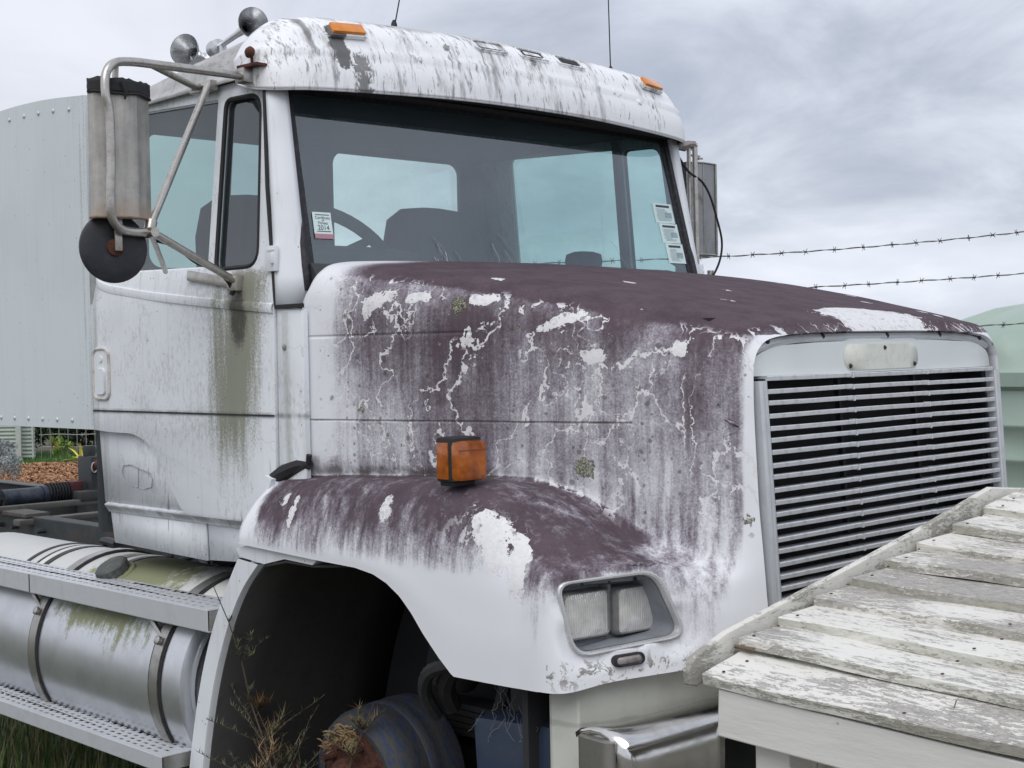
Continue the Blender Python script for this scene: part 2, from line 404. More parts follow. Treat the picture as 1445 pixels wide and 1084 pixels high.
def paint_visor():
    m = Mat('weathered_visor_paint', rough=.45)
    x, y, z = m.xyz(); fine = m.noise(120, 3, .7)
    st = m.noise(20, 4, .7, k=(.4, 1, .22)); big = m.noise(4.5, 2, .5, k=(.3, 1, .3))
    st3 = m.noise(55, 4, .7, k=(.3, 1, .2))
    d = (st.st(.48, .72)*big.st(.40, .58) + st3.st(.55, .68)*big.st(.40, .55)*1.1 + m.noise(95, 4, .7, k=(.25, 1, .22)).st(.60, .66)*m.noise(6, 2, .5).st(.45, .55))
    c = m.mix(d.min(1)*.72, (.82, .835, .86), (.13, .125, .125))
    blk = (y.near(-.74, .055)*(z.st(2.43, 2.5))*(1-z.st(2.60, 2.62)) + (st3-.5)*1.0 + (fine-.5)*.7).st(.40, .55)
    c = m.mix(blk*.9, c, (.055, .052, .056))
    b2 = (y.near(-.68, .07)*(1-z.st(2.50, 2.56)) + (m.noise(45, 4, .7, dist=1)-.5)*2.2).st(.55, .8); c = m.mix(b2*.8, c, (.08, .075, .075))
    b3 = (y.near(-.83, .03)*z.st(2.52, 2.58) + (st3-.5)*1.6).st(.45, .8); c = m.mix(b3*.7, c, (.14, .14, .145))
    tp = (z.st(2.585, 2.66) + (st-.5)*1.6 + (fine-.5)*.6).st(.55, 1.0); c = m.mix(tp*.6, c, (.2, .19, .185))
    bk = x.st(-.12, -.2)*(.5+st*.8).min(1); c = m.mix(bk*.8, c, (.24, .235, .225))
    lic = m.vor(11, v=m.warp(.03, 40)); lr = m.xyz(S(m.nt, lic.k.node.outputs['Color']))[1]
    lm = (lic+(fine-.5)*.25).st(.17, .13)*lr.gt(.60)*y.gt(-.55)
    c = m.mix(lm*.85, c, m.mix(fine.st(.45, .6), (.10, .10, .10), (.3, .3, .28)))
    m.set('Base Color', c); m.bump(fine+lm*3, .0012, .6); return m
def simple(name, c, rough=.5, metal=0, n=30, amt=.35, dark=(.03, .028, .025), bump=.0006, k=None, **kw):
    m = Mat(name, c, rough, metal, **kw); q = m.noise(n, 4, .65, k=k)
    m.set('Base Color', m.mix(q.st(.42, .8)*amt, c, dark)); m.set('Roughness', (q-.5)*.4+rough)
    if bump: m.bump(m.noise(n*3, 3, .6), bump, .6)
    return m
def glass(name, tint, dust, refl=1.0, dcol=(.36, .40, .41)):
    m = bpy.data.materials.new(name); m.use_nodes = True; nt = m.node_tree
    for n in list(nt.nodes): nt.nodes.remove(n)
    o = nt.nodes.new('ShaderNodeOutputMaterial'); tr = nt.nodes.new('ShaderNodeBsdfTransparent'); gl = nt.nodes.new('ShaderNodeBsdfGlossy')
    df = nt.nodes.new('ShaderNodeBsdfDiffuse'); m1 = nt.nodes.new('ShaderNodeMixShader'); m2 = nt.nodes.new('ShaderNodeMixShader')
    fr = nt.nodes.new('ShaderNodeFresnel'); fr.inputs[0].default_value = 1.5
    M = Mat.__new__(Mat); M.nt = nt; M._c = None
    tr.inputs[0].default_value = (*tint, 1); gl.inputs['Roughness'].default_value = .03; gl.inputs[0].default_value = (.9, .95, 1, 1)
    df.inputs[0].default_value = (*dcol, 1)
    F = (S(nt, fr.outputs[0])*1.9*refl).min(1)
    put(nt, m2.inputs[0], F)
    x, y, z = M.xyz()
    dn = M.noise(9, 4, .6)*.5 + M.noise(90, 3, .7)*.35 + M.noise(40, 3, .6, k=(1, 1, .08))*.3
    put(nt, m1.inputs[0], dn*dust*(1+z.st(1.98, 1.84)*.5))
    nt.links.new(tr.outputs[0], m1.inputs[1]); nt.links.new(df.outputs[0], m1.inputs[2])
    nt.links.new(m1.outputs[0], m2.inputs[1]); nt.links.new(gl.outputs[0], m2.inputs[2]); nt.links.new(m2.outputs[0], o.inputs[0])
    return m
MT = dict(
 bonnet=paint_bonnet(), cab=paint_cab(), visor=paint_visor(),
 cabplain=paint_cab('cab_paint_clean', False),
 inner=simple('dark_liner', (.025, .026, .028), .85, n=12, amt=.3, dark=(.05, .048, .045)),
 black=simple('black_rubber', (.014, .014, .016), .7, dark=(.04, .04, .04)),
 gasket=simple('windscreen_rubber', (.012, .012, .018), .6, n=60, dark=(.09, .09, .1), amt=.5),
 steel=simple('dull_stainless', (.42, .41, .39), .38, .85, n=22, amt=.55, dark=(.16, .14, .12)),
 tube=simple('mirror_arm_steel', (.50, .48, .45), .32, .8, n=40, amt=.5, dark=(.2, .17, .13)),
 chrome=simple('dull_chrome', (.66, .65, .63), .22, 1.0, n=14, amt=.35, dark=(.25, .22, .18), bump=.0002),
 alu=simple('aluminium', (.60, .62, .65), .5, .35, n=12, amt=.35, dark=(.3, .31, .31)),
 slat=simple('grille_aluminium', (.74, .76, .79), .38, .35, n=30, amt=.45, dark=(.2, .2, .21)),
 frame=simple('chassis_paint', (.055, .062, .066), .6, n=9, amt=.6, dark=(.10, .09, .075)),
 trim=simple('grey_plastic', (.22, .235, .26), .5, n=30, amt=.4, dark=(.11, .11, .12)),
 seat=simple('seat_cloth', (.03, .035, .045), .95), dash=simple('dash_plastic', (.045, .05, .055), .8),
 liner=simple('cab_lining', (.09, .10, .11), .9, n=8, amt=.3), headliner_visor_shade=simple('headlining_and_visor_shade', (.03, .032, .04), .9),
)
def mat_amber(c0=(.20, .045, .006), c1=(.56, .15, .012)):
    m = Mat('amber_lens', (.55, .11, .008), .18); n = m.noise(24, 3, .6); x, y, z = m.xyz()
    m.set('Base Color', m.mix((n*.75+m.noise(70, 3, .7)*.15).st(.25, .75), c0, c1))
    m.set('Subsurface Weight', .0); m.set('Coat Weight', .4); m.bump(m.noise(160, 1), .0005, .5); return m
AMBER = mat_amber(); AMBER2 = mat_amber((.60, .19, .02), (.80, .30, .04))
def mat_rust(base=(.12, .05, .03)):
    m = Mat('rust', base, .9); n = m.noise(30, 5, .7); m.set('Base Color', m.mix(n.st(.35, .65), (.035, .014, .010), (.115, .040, .024))); m.bump(n, .004, .8); return m
RUST = mat_rust()
def mat_rustpaint():
    m = Mat('rusting_chassis_paint', rough=.6); n = m.noise(11, 5, .65); v = m.noise(16, 3, .6, k=(1, 1, .15))
    c = m.mix(n.st(.4, .65)*.5, (.060, .068, .070), (.11, .11, .10)); c = m.mix((n*.5+v*.6).st(.60, .68)*.8, c, (.13, .055, .035))
    m.set('Base Color', c); m.bump(n, .002, .6); return m
RAIL = mat_rustpaint()
def mat_tank():
    m = Mat('tank_aluminium', rough=.36, metal=.75); x, y, z = m.xyz(); n = m.noise(8, 4, .65); fine = m.noise(110, 3, .7); st = m.noise(30, 3, .6, k=(1, .6, .15))
    c = m.mix(n.st(.4, .7)*.35, (.62, .64, .67), (.40, .41, .41))
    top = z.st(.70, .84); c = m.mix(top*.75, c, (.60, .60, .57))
    g = (z.st(.56, .80)*x.near(-.80, .62)*1.25 + (n-.5)*1.5 + (st-.5)*1.3 + (fine-.5)*.7).st(.48, 1.0)
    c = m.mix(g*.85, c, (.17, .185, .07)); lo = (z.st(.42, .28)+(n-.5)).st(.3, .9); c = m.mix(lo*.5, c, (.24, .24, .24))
    m.set('Base Color', c); m.set('Metallic', (1-g)*(1-top*.8)*.8); m.set('Roughness', .33+g*.5+top*.2); m.bump(fine*g+st*.3, .0012, .5); return m
TANK = mat_tank()
def mat_panel():
    m = Mat('painted_sheet_panel', rough=.45); st = m.noise(60, 3, .6, k=(1, 1, .03)); fine = m.noise(150, 2, .7); x, y, z = m.xyz(); n = m.noise(2.5, 3)
    c = m.mix(st.st(.45, .8)*.22+n.st(.4, .7)*.25, (.60, .655, .68), (.46, .50, .51)); e = (x.st(-1.25, -1.0)*.8+(st-.5)*1.5+(fine-.5)).st(.75, 1.4)
    c = m.mix(e*.6, c, (.2, .21, .19)); sp = m.vor(45); sr = m.xyz(S(m.nt, sp.k.node.outputs['Color']))[0]
    c = m.mix(sp.st(.16, .1)*sr.gt(.9)*.6, c, (.12, .12, .12)); m.set('Base Color', c); m.bump(m.noise(3, 2)+fine*.02, .004, .4); return m
PANEL = mat_panel()
def mat_board():
    m = Mat('peeling_white_boards', rough=.75); r = m.rnd(); v = m.off(m.co(), r.nt and S(m.nt, comb(m, r*9., r*5., r*3.)))
    big = m.noise(1.6, 3, .6, v=v); grain = m.noise(60, 5, .75, k=(.25, 1, 1), v=v, dist=.6); g2 = m.noise(150, 3, .7, k=(.3, 1, 1), v=v)
    gl = m.noise(24, 4, .7, k=(.18, 1.3, 1), v=v, dist=1.5)
    x, y, z = m.xyz(v)
    g3 = m.noise(200, 3, .8, k=(.45, 1, 1), v=v, dist=.8)
    mask = (grain*.45+g2*.30+gl*.25+g3*.30+(big-.5)*.65 + (r-.5)*.08).st(.62, .70)
    c = m.mix(big.st(.35, .65), (.70, .69, .65), (.62, .60, .55)); c = m.mix(mask*.80, c, m.mix(g2.st(.4, .6), (.19, .18, .17), (.36, .34, .32)))
    nx, ny, nz = m.nrm(); c = m.mix((1-nz.st(.2, .7))*gl.st(.38, .6)*.5, c, (.30, .31, .22))
    m.set('Base Color', c); m.bump(grain*-.5+mask*-.8+g2*.3, .002, .9); return m
def comb(m, a, b, c):
    n = m.nt.nodes.new('ShaderNodeCombineXYZ'); put(m.nt, n.inputs[0], a); put(m.nt, n.inputs[1], b); put(m.nt, n.inputs[2], c); return n.outputs[0]
BOARD = mat_board()
def mat_beam():
    m = Mat('white_painted_timber', rough=.6); g = m.noise(40, 4, .6, k=(.15, 1, 1)); f = m.noise(120, 3, .6, k=(.3, 1, 1)); ch = m.noise(9, 4, .65)
    c = m.mix(g.st(.4, .7)*.3, (.64, .635, .60), (.50, .495, .45)); c = m.mix(ch.st(.66, .70)*.7, c, (.2, .19, .16))
    m.set('Base Color', c); m.bump(g*.8+f*.4, .0015, .8); return m
BEAM = mat_beam()
def mat_barge():
    m = Mat('weathered_barge_board_paint', rough=.75); g = m.noise(70, 5, .75, k=(1, .22, 1), dist=.8); f = m.noise(190, 3, .75, k=(1, .4, 1)); b_ = m.noise(4, 3, .6)
    k = (g*.6+f*.5+(b_-.5)*.7).st(.56, .68); c = m.mix(k*.75, m.mix(b_.st(.4, .6), (.66, .65, .60), (.55, .54, .49)), (.25, .235, .21)); m.set('Base Color', c); m.bump(g*-.6+f*.5-k, .002, .9); return m
BARGE = mat_barge()

# ================================================================== THE TRUCK
truck = tag(empty('old_truck', (0, 0, 0)), 'weathered white bonneted truck with purple-brown staining over its bonnet and mudguard', 'truck')
def yc(z):                                            # half width of the cab at height z
    if z >= 1.80: return .998-(z-1.80)/.65*.066
    return 1.0
def side(sgn, out=0.):
    def f(u, v):
        return Vector((u, sgn*(yc(v)+out), v)), (0, sgn, 0)
    return f

# ---- roof and its visor
ZS = [(-1.04, 2.475, .0), (-.8, 2.50, 0), (-.5, 2.535, 0), (-.25, 2.56, 0), (-.08, 2.575, 0)]
rows = []
for x, z, _ in ZS:
    h = z; r = []
    for y, dz in ((-.955, -.025-(h-2.46)*.9), (-.955, -.012-(h-2.46)*.9), (-.93, -.008-(h-2.46)*.75), (-.91, .006-(h-2.46)*.3), (-.86, .03), (-.70, .06), (-.40, .08), (0, .09)):
        r.append((x, y, h+dz))
    r += [(p[0], -p[1], p[2]) for p in r[-2::-1]]
    rows.append(r)
solid(MB().grid(net(rows, 4, 4)).build('roof', MT['visor'], truck, ang=60), .012)
vis = [  # rails from the lower lip up and over, at stations from the right side round to the middle
 [(-.125, -.958, 2.435), (-.125, -.962, 2.46), (-.13, -.965, 2.50), (-.12, -.93, 2.565), (-.13, -.86, 2.62), (-.16, -.75, 2.655)],
 [(-.02, -.978, 2.405), (-.02, -.982, 2.45), (-.03, -.972, 2.51), (-.04, -.935, 2.58), (-.07, -.86, 2.63), (-.14, -.74, 2.66)],
 [(.065, -.958, 2.392), (.062, -.955, 2.45), (.048, -.94, 2.51), (.02, -.90, 2.585), (-.04, -.82, 2.635), (-.13, -.68, 2.665)],
 [(.12, -.86, 2.395), (.114, -.855, 2.455), (.094, -.84, 2.515), (.055, -.80, 2.595), (-.01, -.74, 2.645), (-.12, -.60, 2.67)],
 [(.150, -.62, 2.405), (.144, -.62, 2.465), (.122, -.61, 2.525), (.082, -.59, 2.605), (.01, -.54, 2.652), (-.11, -.44, 2.677)],
 [(.170, -.32, 2.415), (.164, -.32, 2.474), (.142, -.31, 2.534), (.10, -.30, 2.614), (.02, -.28, 2.659), (-.10, -.22, 2.683)],
 [(.176, 0, 2.418), (.170, 0, 2.477), (.148, 0, 2.537), (.106, 0, 2.617), (.025, 0, 2.662), (-.10, 0, 2.685)]]
vis += [[(x, -y, z) for x, y, z in r] for r in vis[-2::-1]]
VN = net(vis, 6, 5)
def vis_at(y, t):                                     # point and normal on the visor at width y, rail parameter t 0..1
    j = t*(len(VN[0])-1); j0 = int(j)
    best = min(range(len(VN)-1), key=lambda i: abs((VN[i][j0].y+VN[i+1][j0].y)/2-y))
    a, b = VN[best][j0], VN[best+1][j0]; k = max(0, min(1, (y-a.y)/(b.y-a.y))) if b.y != a.y else 0
    p = a.lerp(b, k); c = VN[best][min(j0+1, len(VN[0])-1)].lerp(VN[best+1][min(j0+1, len(VN[0])-1)], k)
    ux = (b-a).normalized(); uz = (c-p).normalized()
    return p.lerp(c, j-j0), ux, uz, ux.cross(uz).normalized()
bm = bmesh.new(); V = [[bm.verts.new(p) for p in r] for r in VN]
holes = [(-.115, .70), (.075, .70), (.25, .70)]
for i in range(len(V)-1):
    for j in range(len(V[0])-1): bm.faces.new((V[i][j], V[i+1][j], V[i+1][j+1], V[i][j+1]))
# pressed ridge half way up
for i, r in enumerate(V):
    for j, v in enumerate(r):
        if j == 10: v.co += Vector((.006, .006*(1 if v.co.y > 0 else -1)*(abs(v.co.y) > .8), .002))
me = bpy.data.meshes.new('visor'); bm.to_mesh(me); bm.free()
visor = solid(mob('visor', me, MT['visor'], truck, ang=70), .008, -1)
lip = [Vector((p[0].x-.004, p[0].y*.996, p[0].z-.001)) for p in VN]
MB().tube(lip, .004, 6).build('visor_lip', MT['visor'], visor)
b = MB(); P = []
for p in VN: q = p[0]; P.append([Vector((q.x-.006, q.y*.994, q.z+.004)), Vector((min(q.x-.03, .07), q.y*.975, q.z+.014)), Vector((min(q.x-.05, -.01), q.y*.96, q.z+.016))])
b.grid(P[6:-6]); b.build('visor_shade_sheet', MT['headliner_visor_shade'], visor)  # added dark sheet: visor's shade put into colour, for the windscreen to reflect
def lamp_on(y, t, w, h, name, mat, parent, proud=.012, tilt=0):
    p, ux, uz, n = vis_at(y, t)
    if n.x < 0: n = -n
    uz = n.cross(ux) if n.cross(ux).z > 0 else -n.cross(ux)
    M = Matrix((ux, uz, n)).transposed()
    return M, p
for y in (-.70, .735):
    M, p = lamp_on(y, .56, .1, .03, '', None, None)
    b = MB(); b.box(p+M @ Vector((0, 0, .006)), (.128, .052, .014), M, .004)
    hsg = b.build('marker_lamp', MT['visor'], truck)
    MB().box(p+M @ Vector((0, 0, .016)), (.116, .040, .016), M, .005).build('amber_lens', AMBER2, hsg)
M_, p_ = lamp_on(-.09, .57, 0, 0, '', None, None)
for k, (y, w) in enumerate(((-.115, 0), (.085, 1), (.275, 2))):       # three empty lamp cut-outs: raised rims, the last two open
    M, p = lamp_on(y, .60, .1, .03, '', None, None)
    b = MB(); ring = rrect(-.068, -.026, .068, .026, .012, 3)
    b.tube([p+M @ Vector((q[0], q[1], .002)) for q in ring], .0035, 6, closed=True)
    rim = b.build('lamp_cutout', MT['visor'], truck)
    q = rrect(-.05, -.014, .05, .016, .006, 3)
    b = MB(); b.face([p+M @ Vector((a, c, .0035)) for a, c in q])
    b.build('opening', MT['visor'] if k == 0 else MT['inner'], rim, False)
    if k == 1:
        b = MB(); b.face([p+M @ Vector((a, c, .0045)) for a, c in ((-.045, -.014), (.036, -.014), (.03, .002), (-.02, .006), (-.045, .004))]); b.build('blanking_piece', MT['visor'], rim, False)
for y, t in ((-.45, .40), (-.235, .42), (.47, .40), (.62, .35)):
    M, p = lamp_on(y, t, 0, 0, '', None, None)
    MB().lathe([(.011, 0), (.011, .005), (.006, .007)], p, M @ Vector((0, 0, 1)), 10).build('screw_boss', MT['visor'], truck)

# ---- cab sides: door each side
MAINW = [(-.87, 1.895), (-.262, 1.880), (-.262, 2.405), (-.86, 2.432)]
QUARW = [(-.222, 1.872), (.008, 1.872), (-.030, 2.392), (-.222, 2.398)]
def door(s):
    outl = rpoly([(.086, 1.106), (.098, 1.745), (.012, 2.425), (-.11, 2.447), (-.995, 2.452), (-.995, 1.362), (-.874, 1.356), (-.732, 1.355), (-.642, 1.334), (-.557, 1.267), (-.504, 1.194), (-.435, 1.120), (-.40, 1.104)],
                 [.01, 0, .03, .02, .02, 0, 0, .03, .05, .03, .03, .02, .02])
    mw = rpoly(MAINW, [.05, .01, .01, .03]); qw = rpoly(QUARW, [.03, .06, .06, .03])
    d = plate('door', [outl, mw[::-1], qw[::-1]], MT['cab'], truck, side(s), .022, cuts=(1.428, 1.75, 1.80, 1.9, 2.0, 2.1, 2.2, 2.3))
    if s < 0: tag(d, 'driver door with green streaks below the mirror bracket')
    bevel(d, .0035)
    g = glass('door_glass', (.42, .60, .57) if s < 0 else (.66, .89, .85), .15, .75 if s < 0 else .10)
    plate('window_pane', [rpoly([(-.88, 1.885), (-.255, 1.870), (-.255, 2.412), (-.87, 2.44)], .03)], g, d, side(s, -.016), 0)
    plate('quarter_pane', [rpoly([(-.23, 1.862), (.016, 1.862), (-.022, 2.40), (-.23, 2.406)], .04)], glass('quarter_glass', (.36, .50, .50) if s < 0 else (.64, .87, .84), .12, .8 if s < 0 else .10), d, side(s, -.016), 0)
    b = MB(); b.tube([side(s, -.004)(*q)[0] for q in qw], .008, 6, closed=True); b.build('quarter_window_rubber', MT['black'], d)
    b = MB(); b.tube([side(s, -.012)(*q)[0] for q in mw], .0055, 6, closed=True); b.build('window_channel', MT['cabplain'], d)
    # belt moulding pressed out of the skin, sloping forwards
    mo = [(-.948, 1.905), (-.948, 1.868), (-.876, 1.845), (-.782, 1.831), (-.6, 1.808), (-.428, 1.790), (-.17, 1.765), (.096, 1.742)]
    sp = spline([side(s, .001)(*q)[0] for q in mo], 4)
    b = MB(); P = []
    for i, p in enumerate(sp):
        w = .016
        P.append([p+Vector((0, s*o, v)) for v, o in ((w, -.004), (w*.75, .004), (.0, .006), (-w*.8, .004), (-w, -.004))])
    b.grid(P); b.build('belt_moulding', MT['cab'], d)
    b = MB(); b.box((-.455, s*1.0015, 1.4285), (1.09, .004, .0045)); b.build('pressed_line', MT['inner'], d, False)
    # handle
    b = MB(); ring = rrect(-.972, 1.470, -.868, 1.640, .028, 5); b.tube([Vector((q[0], s*1.003, q[1])) for q in ring], .006, 8, closed=True)
    h = b.build('door_handle', simple('rusty_cream_handle', (.55, .55, .52), .6, n=20, amt=1.0, dark=(.24, .09, .035)), d)
    b = MB(); b.prism(rrect(-.968, 1.474, -.872, 1.636, .026, 4), 'y', s*1.0, s*1.004)
    b.prism(rrect(-.947, 1.485, -.890, 1.572, .012, 3), 'y', s*1.003, s*1.012)
    b.lathe([(.011, 0), (.011, .004)], (-.92, s*1.004, 1.605), (0, s, 0), 12); b.build('handle_flap', MT['cabplain'], d)
    for zc in (1.888, 1.20):
        b = MB(); b.box((.088, s*(yc(zc)+.006), zc), (.046, .016, .075), None, .003); b.box((.104, s*(yc(zc)+.017), zc), (.010, .012, .030), None, .002); b.box((.094, s*(yc(zc)+.014), zc+.025), (.034, .004, .004)); b.build('hinge', MT['cabplain'], d)
    # lower cab behind and below the door
    fl = rpoly([(-.995, 1.350), (-.86, 1.350), (-.6, 1.34), (-.30, 1.34), (-.2, 1.12), (-.2, 1.112), (-.985, 1.112)], 0)
    low = plate('cab_lower_side', [[(-.995, 1.372), (-.3, 1.372), (.105, 1.2), (.125, 1.112), (-.965, 1.112)]], MT['cab'], truck, side(s, -.024), .01)
    # embossed badge outline and the rear skirt below the moulding
    bb = MB(); bb.tube([Vector((q[0], s*.9785, q[1])) for q in [(-.842, 1.222), (-.83, 1.243), (-.78, 1.247), (-.72, 1.235), (-.66, 1.225), (-.645, 1.205), (-.652, 1.178), (-.70, 1.168), (-.79, 1.176), (-.832, 1.196)]], .0016, 5, closed=True)
    bb.bar((-.735, s*.9785, 1.236), (-.738, s*.9785, 1.172), .0014, 5)
    bb.build('badge_outline', simple('worn_badge_edge', (.38, .39, .38), .6, n=80, amt=.9), low)
    ml = [(s*.974, 1.112), (s*.9865, 1.106), (s*.9870, 1.102), (s*.970, 1.078), (s*.955, 1.076), (s*.955, 1.110)]
    MB().prism(ml, 'x', -.952, .13).build('sill_moulding', MT['cab'], truck, ang=25)
    sk = plate('cab_skirt', [[(-.948, 1.086), (-.352, 1.086), (-.345, .960), (-.925, .972)]], MT['cab'], truck, side(s, -.034), .012)
    plate('cab_front_skirt', [[(-.345, 1.086), (.12, 1.086), (.10, .985), (-.10, .975), (-.337, .962)]], MT['cab'], truck, side(s, -.040), .012)
    # cowl strip ahead of the door, windscreen pillar
    cw = plate('cowl_side', [[(.100, 1.095), (.230, 1.095), (.232, 1.735), (.107, 1.746)]], MT['cab'], truck, side(s, -.004), .02, cuts=(1.3, 1.5)); bevel(cw, .004)
    MB().lathe([(.009, 0), (.009, .004), (.004, .005)], (.142, s*.995, 1.628), (0, s, 0), 12).build('bolt', MT['steel'], cw)
    MB().box((.17, s*.997, 1.746), (.13, .012, .012)).build('rubber_strip', MT['black'], cw)
    def pf(u, v):                                     # pillar: u across 0..1, v along 0..1
        A0 = Vector((.109, s*1.0, 1.752)); A1 = Vector((.022, s*.958, 2.425)); B0 = Vector((.168, s*.918, 1.752)); B1 = Vector((.045, s*.895, 2.42))
        A = A0.lerp(A1, v); B = B0.lerp(B1, v); C_ = (A+B)/2+Vector((.016, s*.016, 0))
        p = A*(1-u)**2+C_*2*u*(1-u)+B*u*u
        return p
    b = MB(); b.grid([[pf(u/6, v/8) for u in range(7)] for v in range(9)]); o = b.build('windscreen_pillar', MT['cabplain'], truck); solid(o, .03, -1)
    b = MB(); b.tube([Vector((.103, s*.996, 1.752)), Vector((.055, s*.982, 2.1)), Vector((.016, s*.957, 2.425))], .007, 6); b.build('door_seal', MT['black'], truck)
    return d
dR = door(-1); dL = door(1)

# ---- cab back wall, floor, lining
bw = plate('cab_back_wall', [[(-.97, 1.0), (.97, 1.0), (.97, 2.2), (.93, 2.50), (-.93, 2.50), (-.97, 2.2)], rrect(.07, 1.93, .76, 2.41, .05)[::-1], rrect(-.76, 1.93, -.07, 2.41, .05)[::-1]],
           MT['liner'], truck, lambda u, v: (Vector((-1.03, u, v)), (-1, 0, 0)), .03)
for y in (-.415, .415):
    plate('rear_pane', [rrect(y-.36, 1.915, y+.36, 2.425, .05)], glass('rear_glass', (.88, .95, .92), .14, .06), bw, lambda u, v: (Vector((-1.035, u, v)), (-1, 0, 0)), 0)
b = MB(); b.box((-.45, 0, 1.05), (1.15, 1.9, .03)); b.build('cab_floor', MT['inner'], truck, False)
b = MB(); b.grid([[Vector((x, y, z)) for y in (-.9, -.4, 0, .4, .9)] for x, z in ((-1.0, 2.44), (-.5, 2.46), (.0, 2.45))]); solid(b.build('headlining', MT['headliner_visor_shade'], truck), .02)
for s in (-1, 1):                                     # dark inner face of the door pillars
    b = MB(); b.box((-.242, s*.935, 2.14), (.03, .03, .58), (radians(-5*-s), 0, 0)); b.build('inner_pillar', MT['liner'], truck, False)
    b = MB(); b.prism([(-1.0, 1.1), (.09, 1.1), (.09, 1.86), (-1.0, 1.88)], 'y', s*.955, s*.965); b.build('door_trim', MT['seat'], truck, False)
PAD = simple('grey_corner_padding', (.30, .32, .33), .8)
for s in (-1, 1): MB().tube(spline([(-.99, s*.86, 2.44), (-.99, s*.93, 2.36), (-.99, s*.95, 2.2), (-.99, s*.96, 1.95), (-.99, s*.96, 1.8)], 4), .045, 10).build('corner_padding', PAD, truck)
# dash
dp = [(.20, 1.80), (.15, 1.872), (.02, 1.905), (-.14, 1.90), (-.22, 1.87), (-.24, 1.80), (-.20, 1.5), (.1, 1.4)]
MB().prism(dp, 'y', -.90, .90).build('dashboard', MT['dash'], truck, ang=30)
b = MB(); b.box((-.12, -.56, 1.915), (.20, .46, .07), (0, .15, 0), .02); b.build('instrument_binnacle', MT['dash'], truck)
MB().box((.02, .42, 1.925), (.1, .12, .07), None, .03).build('dash_bag', MT['seat'], truck)
b = MB()
ctr = Vector((-.15, -.57, 1.935)); M = Euler((0, radians(-28), 0)).to_matrix()
b.tube([ctr+M @ Vector((.20*cos(a)*.9, .20*sin(a), 0)) for a in [2*pi*k/36 for k in range(36)]] if 0 else [ctr+Euler((0, radians(48), 0)).to_matrix() @ Vector((.20*cos(a), .20*sin(a), 0)) for a in [2*pi*k/36 for k in range(36)]], .022, 8, closed=True)
Mw = Euler((0, radians(48), 0)).to_matrix()
for a in (radians(90+22), radians(-90-22), radians(0)): b.tube([ctr+Mw @ Vector((0, 0, -.03)), ctr+Mw @ Vector((.195*cos(a), .195*sin(a), 0))], [.022, .014], 8)
b.lathe([(.05, -.05), (.055, -.02), (.03, 0)], ctr, Mw @ Vector((0, 0, 1)), 16); b.bar(ctr+Mw @ Vector((0, 0, -.04)), ctr+Mw @ Vector((0, 0, -.3)), .03)
b.build('steering_wheel', MT['seat'], truck)
for y in (-.50, .33):
    b = MB(); P = []
    for k, (z, w, th) in enumerate(((1.40, .22, .06), (1.6, .25, .07), (1.85, .26, .07), (2.02, .25, .065), (2.12, .22, .055), (2.165, .15, .04), (2.175, .05, .015))):
        cx = -.62-(z-1.4)*.12
        P.append([Vector((cx+th*cos(a)*abs(cos(a))**-.3 if abs(cos(a)) > .01 else cx, y+w*math.copysign(abs(sin(a))**.6, sin(a)), z)) for a in [2*pi*i/20 for i in range(21)]])
    b.grid(P); s_ = b.build('seat', MT['seat'], truck, weld=.0005)
    MB().box((-.42, y, 1.40), (.48, .50, .14), None, .05).build('cushion', MT['seat'], s_)
    MB().box((-.45, y, 1.2), (.34, .36, .28), None, .02).build('seat_base', MT['inner'], s_)

# ---- windscreen
def wsf(u, v):                                        # u -1..1 across, v 0..1 up
    hw = .918+(.893-.918)*v; y = u*hw; z = 1.80+(2.425-1.80)*v
    x = .150+(.008-.150)*v + .022*(1-abs(u)**2.4)
    return Vector((x, y, z))
b = MB(); b.grid([[wsf(-1+2*i/40, j/10) for i in range(41)] for j in range(11)])
ws = b.build('windscreen', glass('windscreen_glass', (.76, .90, .88), .17, 1.45, (.25, .35, .40)), truck)
b = MB(); E_ = [wsf(-1+2*i/40, 1) for i in range(41)] + [wsf(1, 1-j/10) for j in range(1, 11)] + [wsf(1-2*i/40, 0) for i in range(1, 41)] + [wsf(-1, j/10) for j in range(1, 10)]
b.tube(E_, .017, 8, closed=True)
for s in (-1, 1): b.grid([[wsf(s*u, j/12)+Vector((.003, 0, .001)) for u in (.962, .99, 1.015)] for j in range(13)])
b.grid([[wsf(-1+2*i/40, v)+Vector((.003, 0, .001)) for v in (.955, .985, 1.0)] for i in range(41)])
b.build('windscreen_seal', MT['gasket'], ws)
b = MB(); b.tube([wsf(-1+2*i/40, 1)+Vector((-.012, 0, -.01)) for i in range(41)], .022, 6); b.build('header_rail', MT['headliner_visor_shade'], ws)
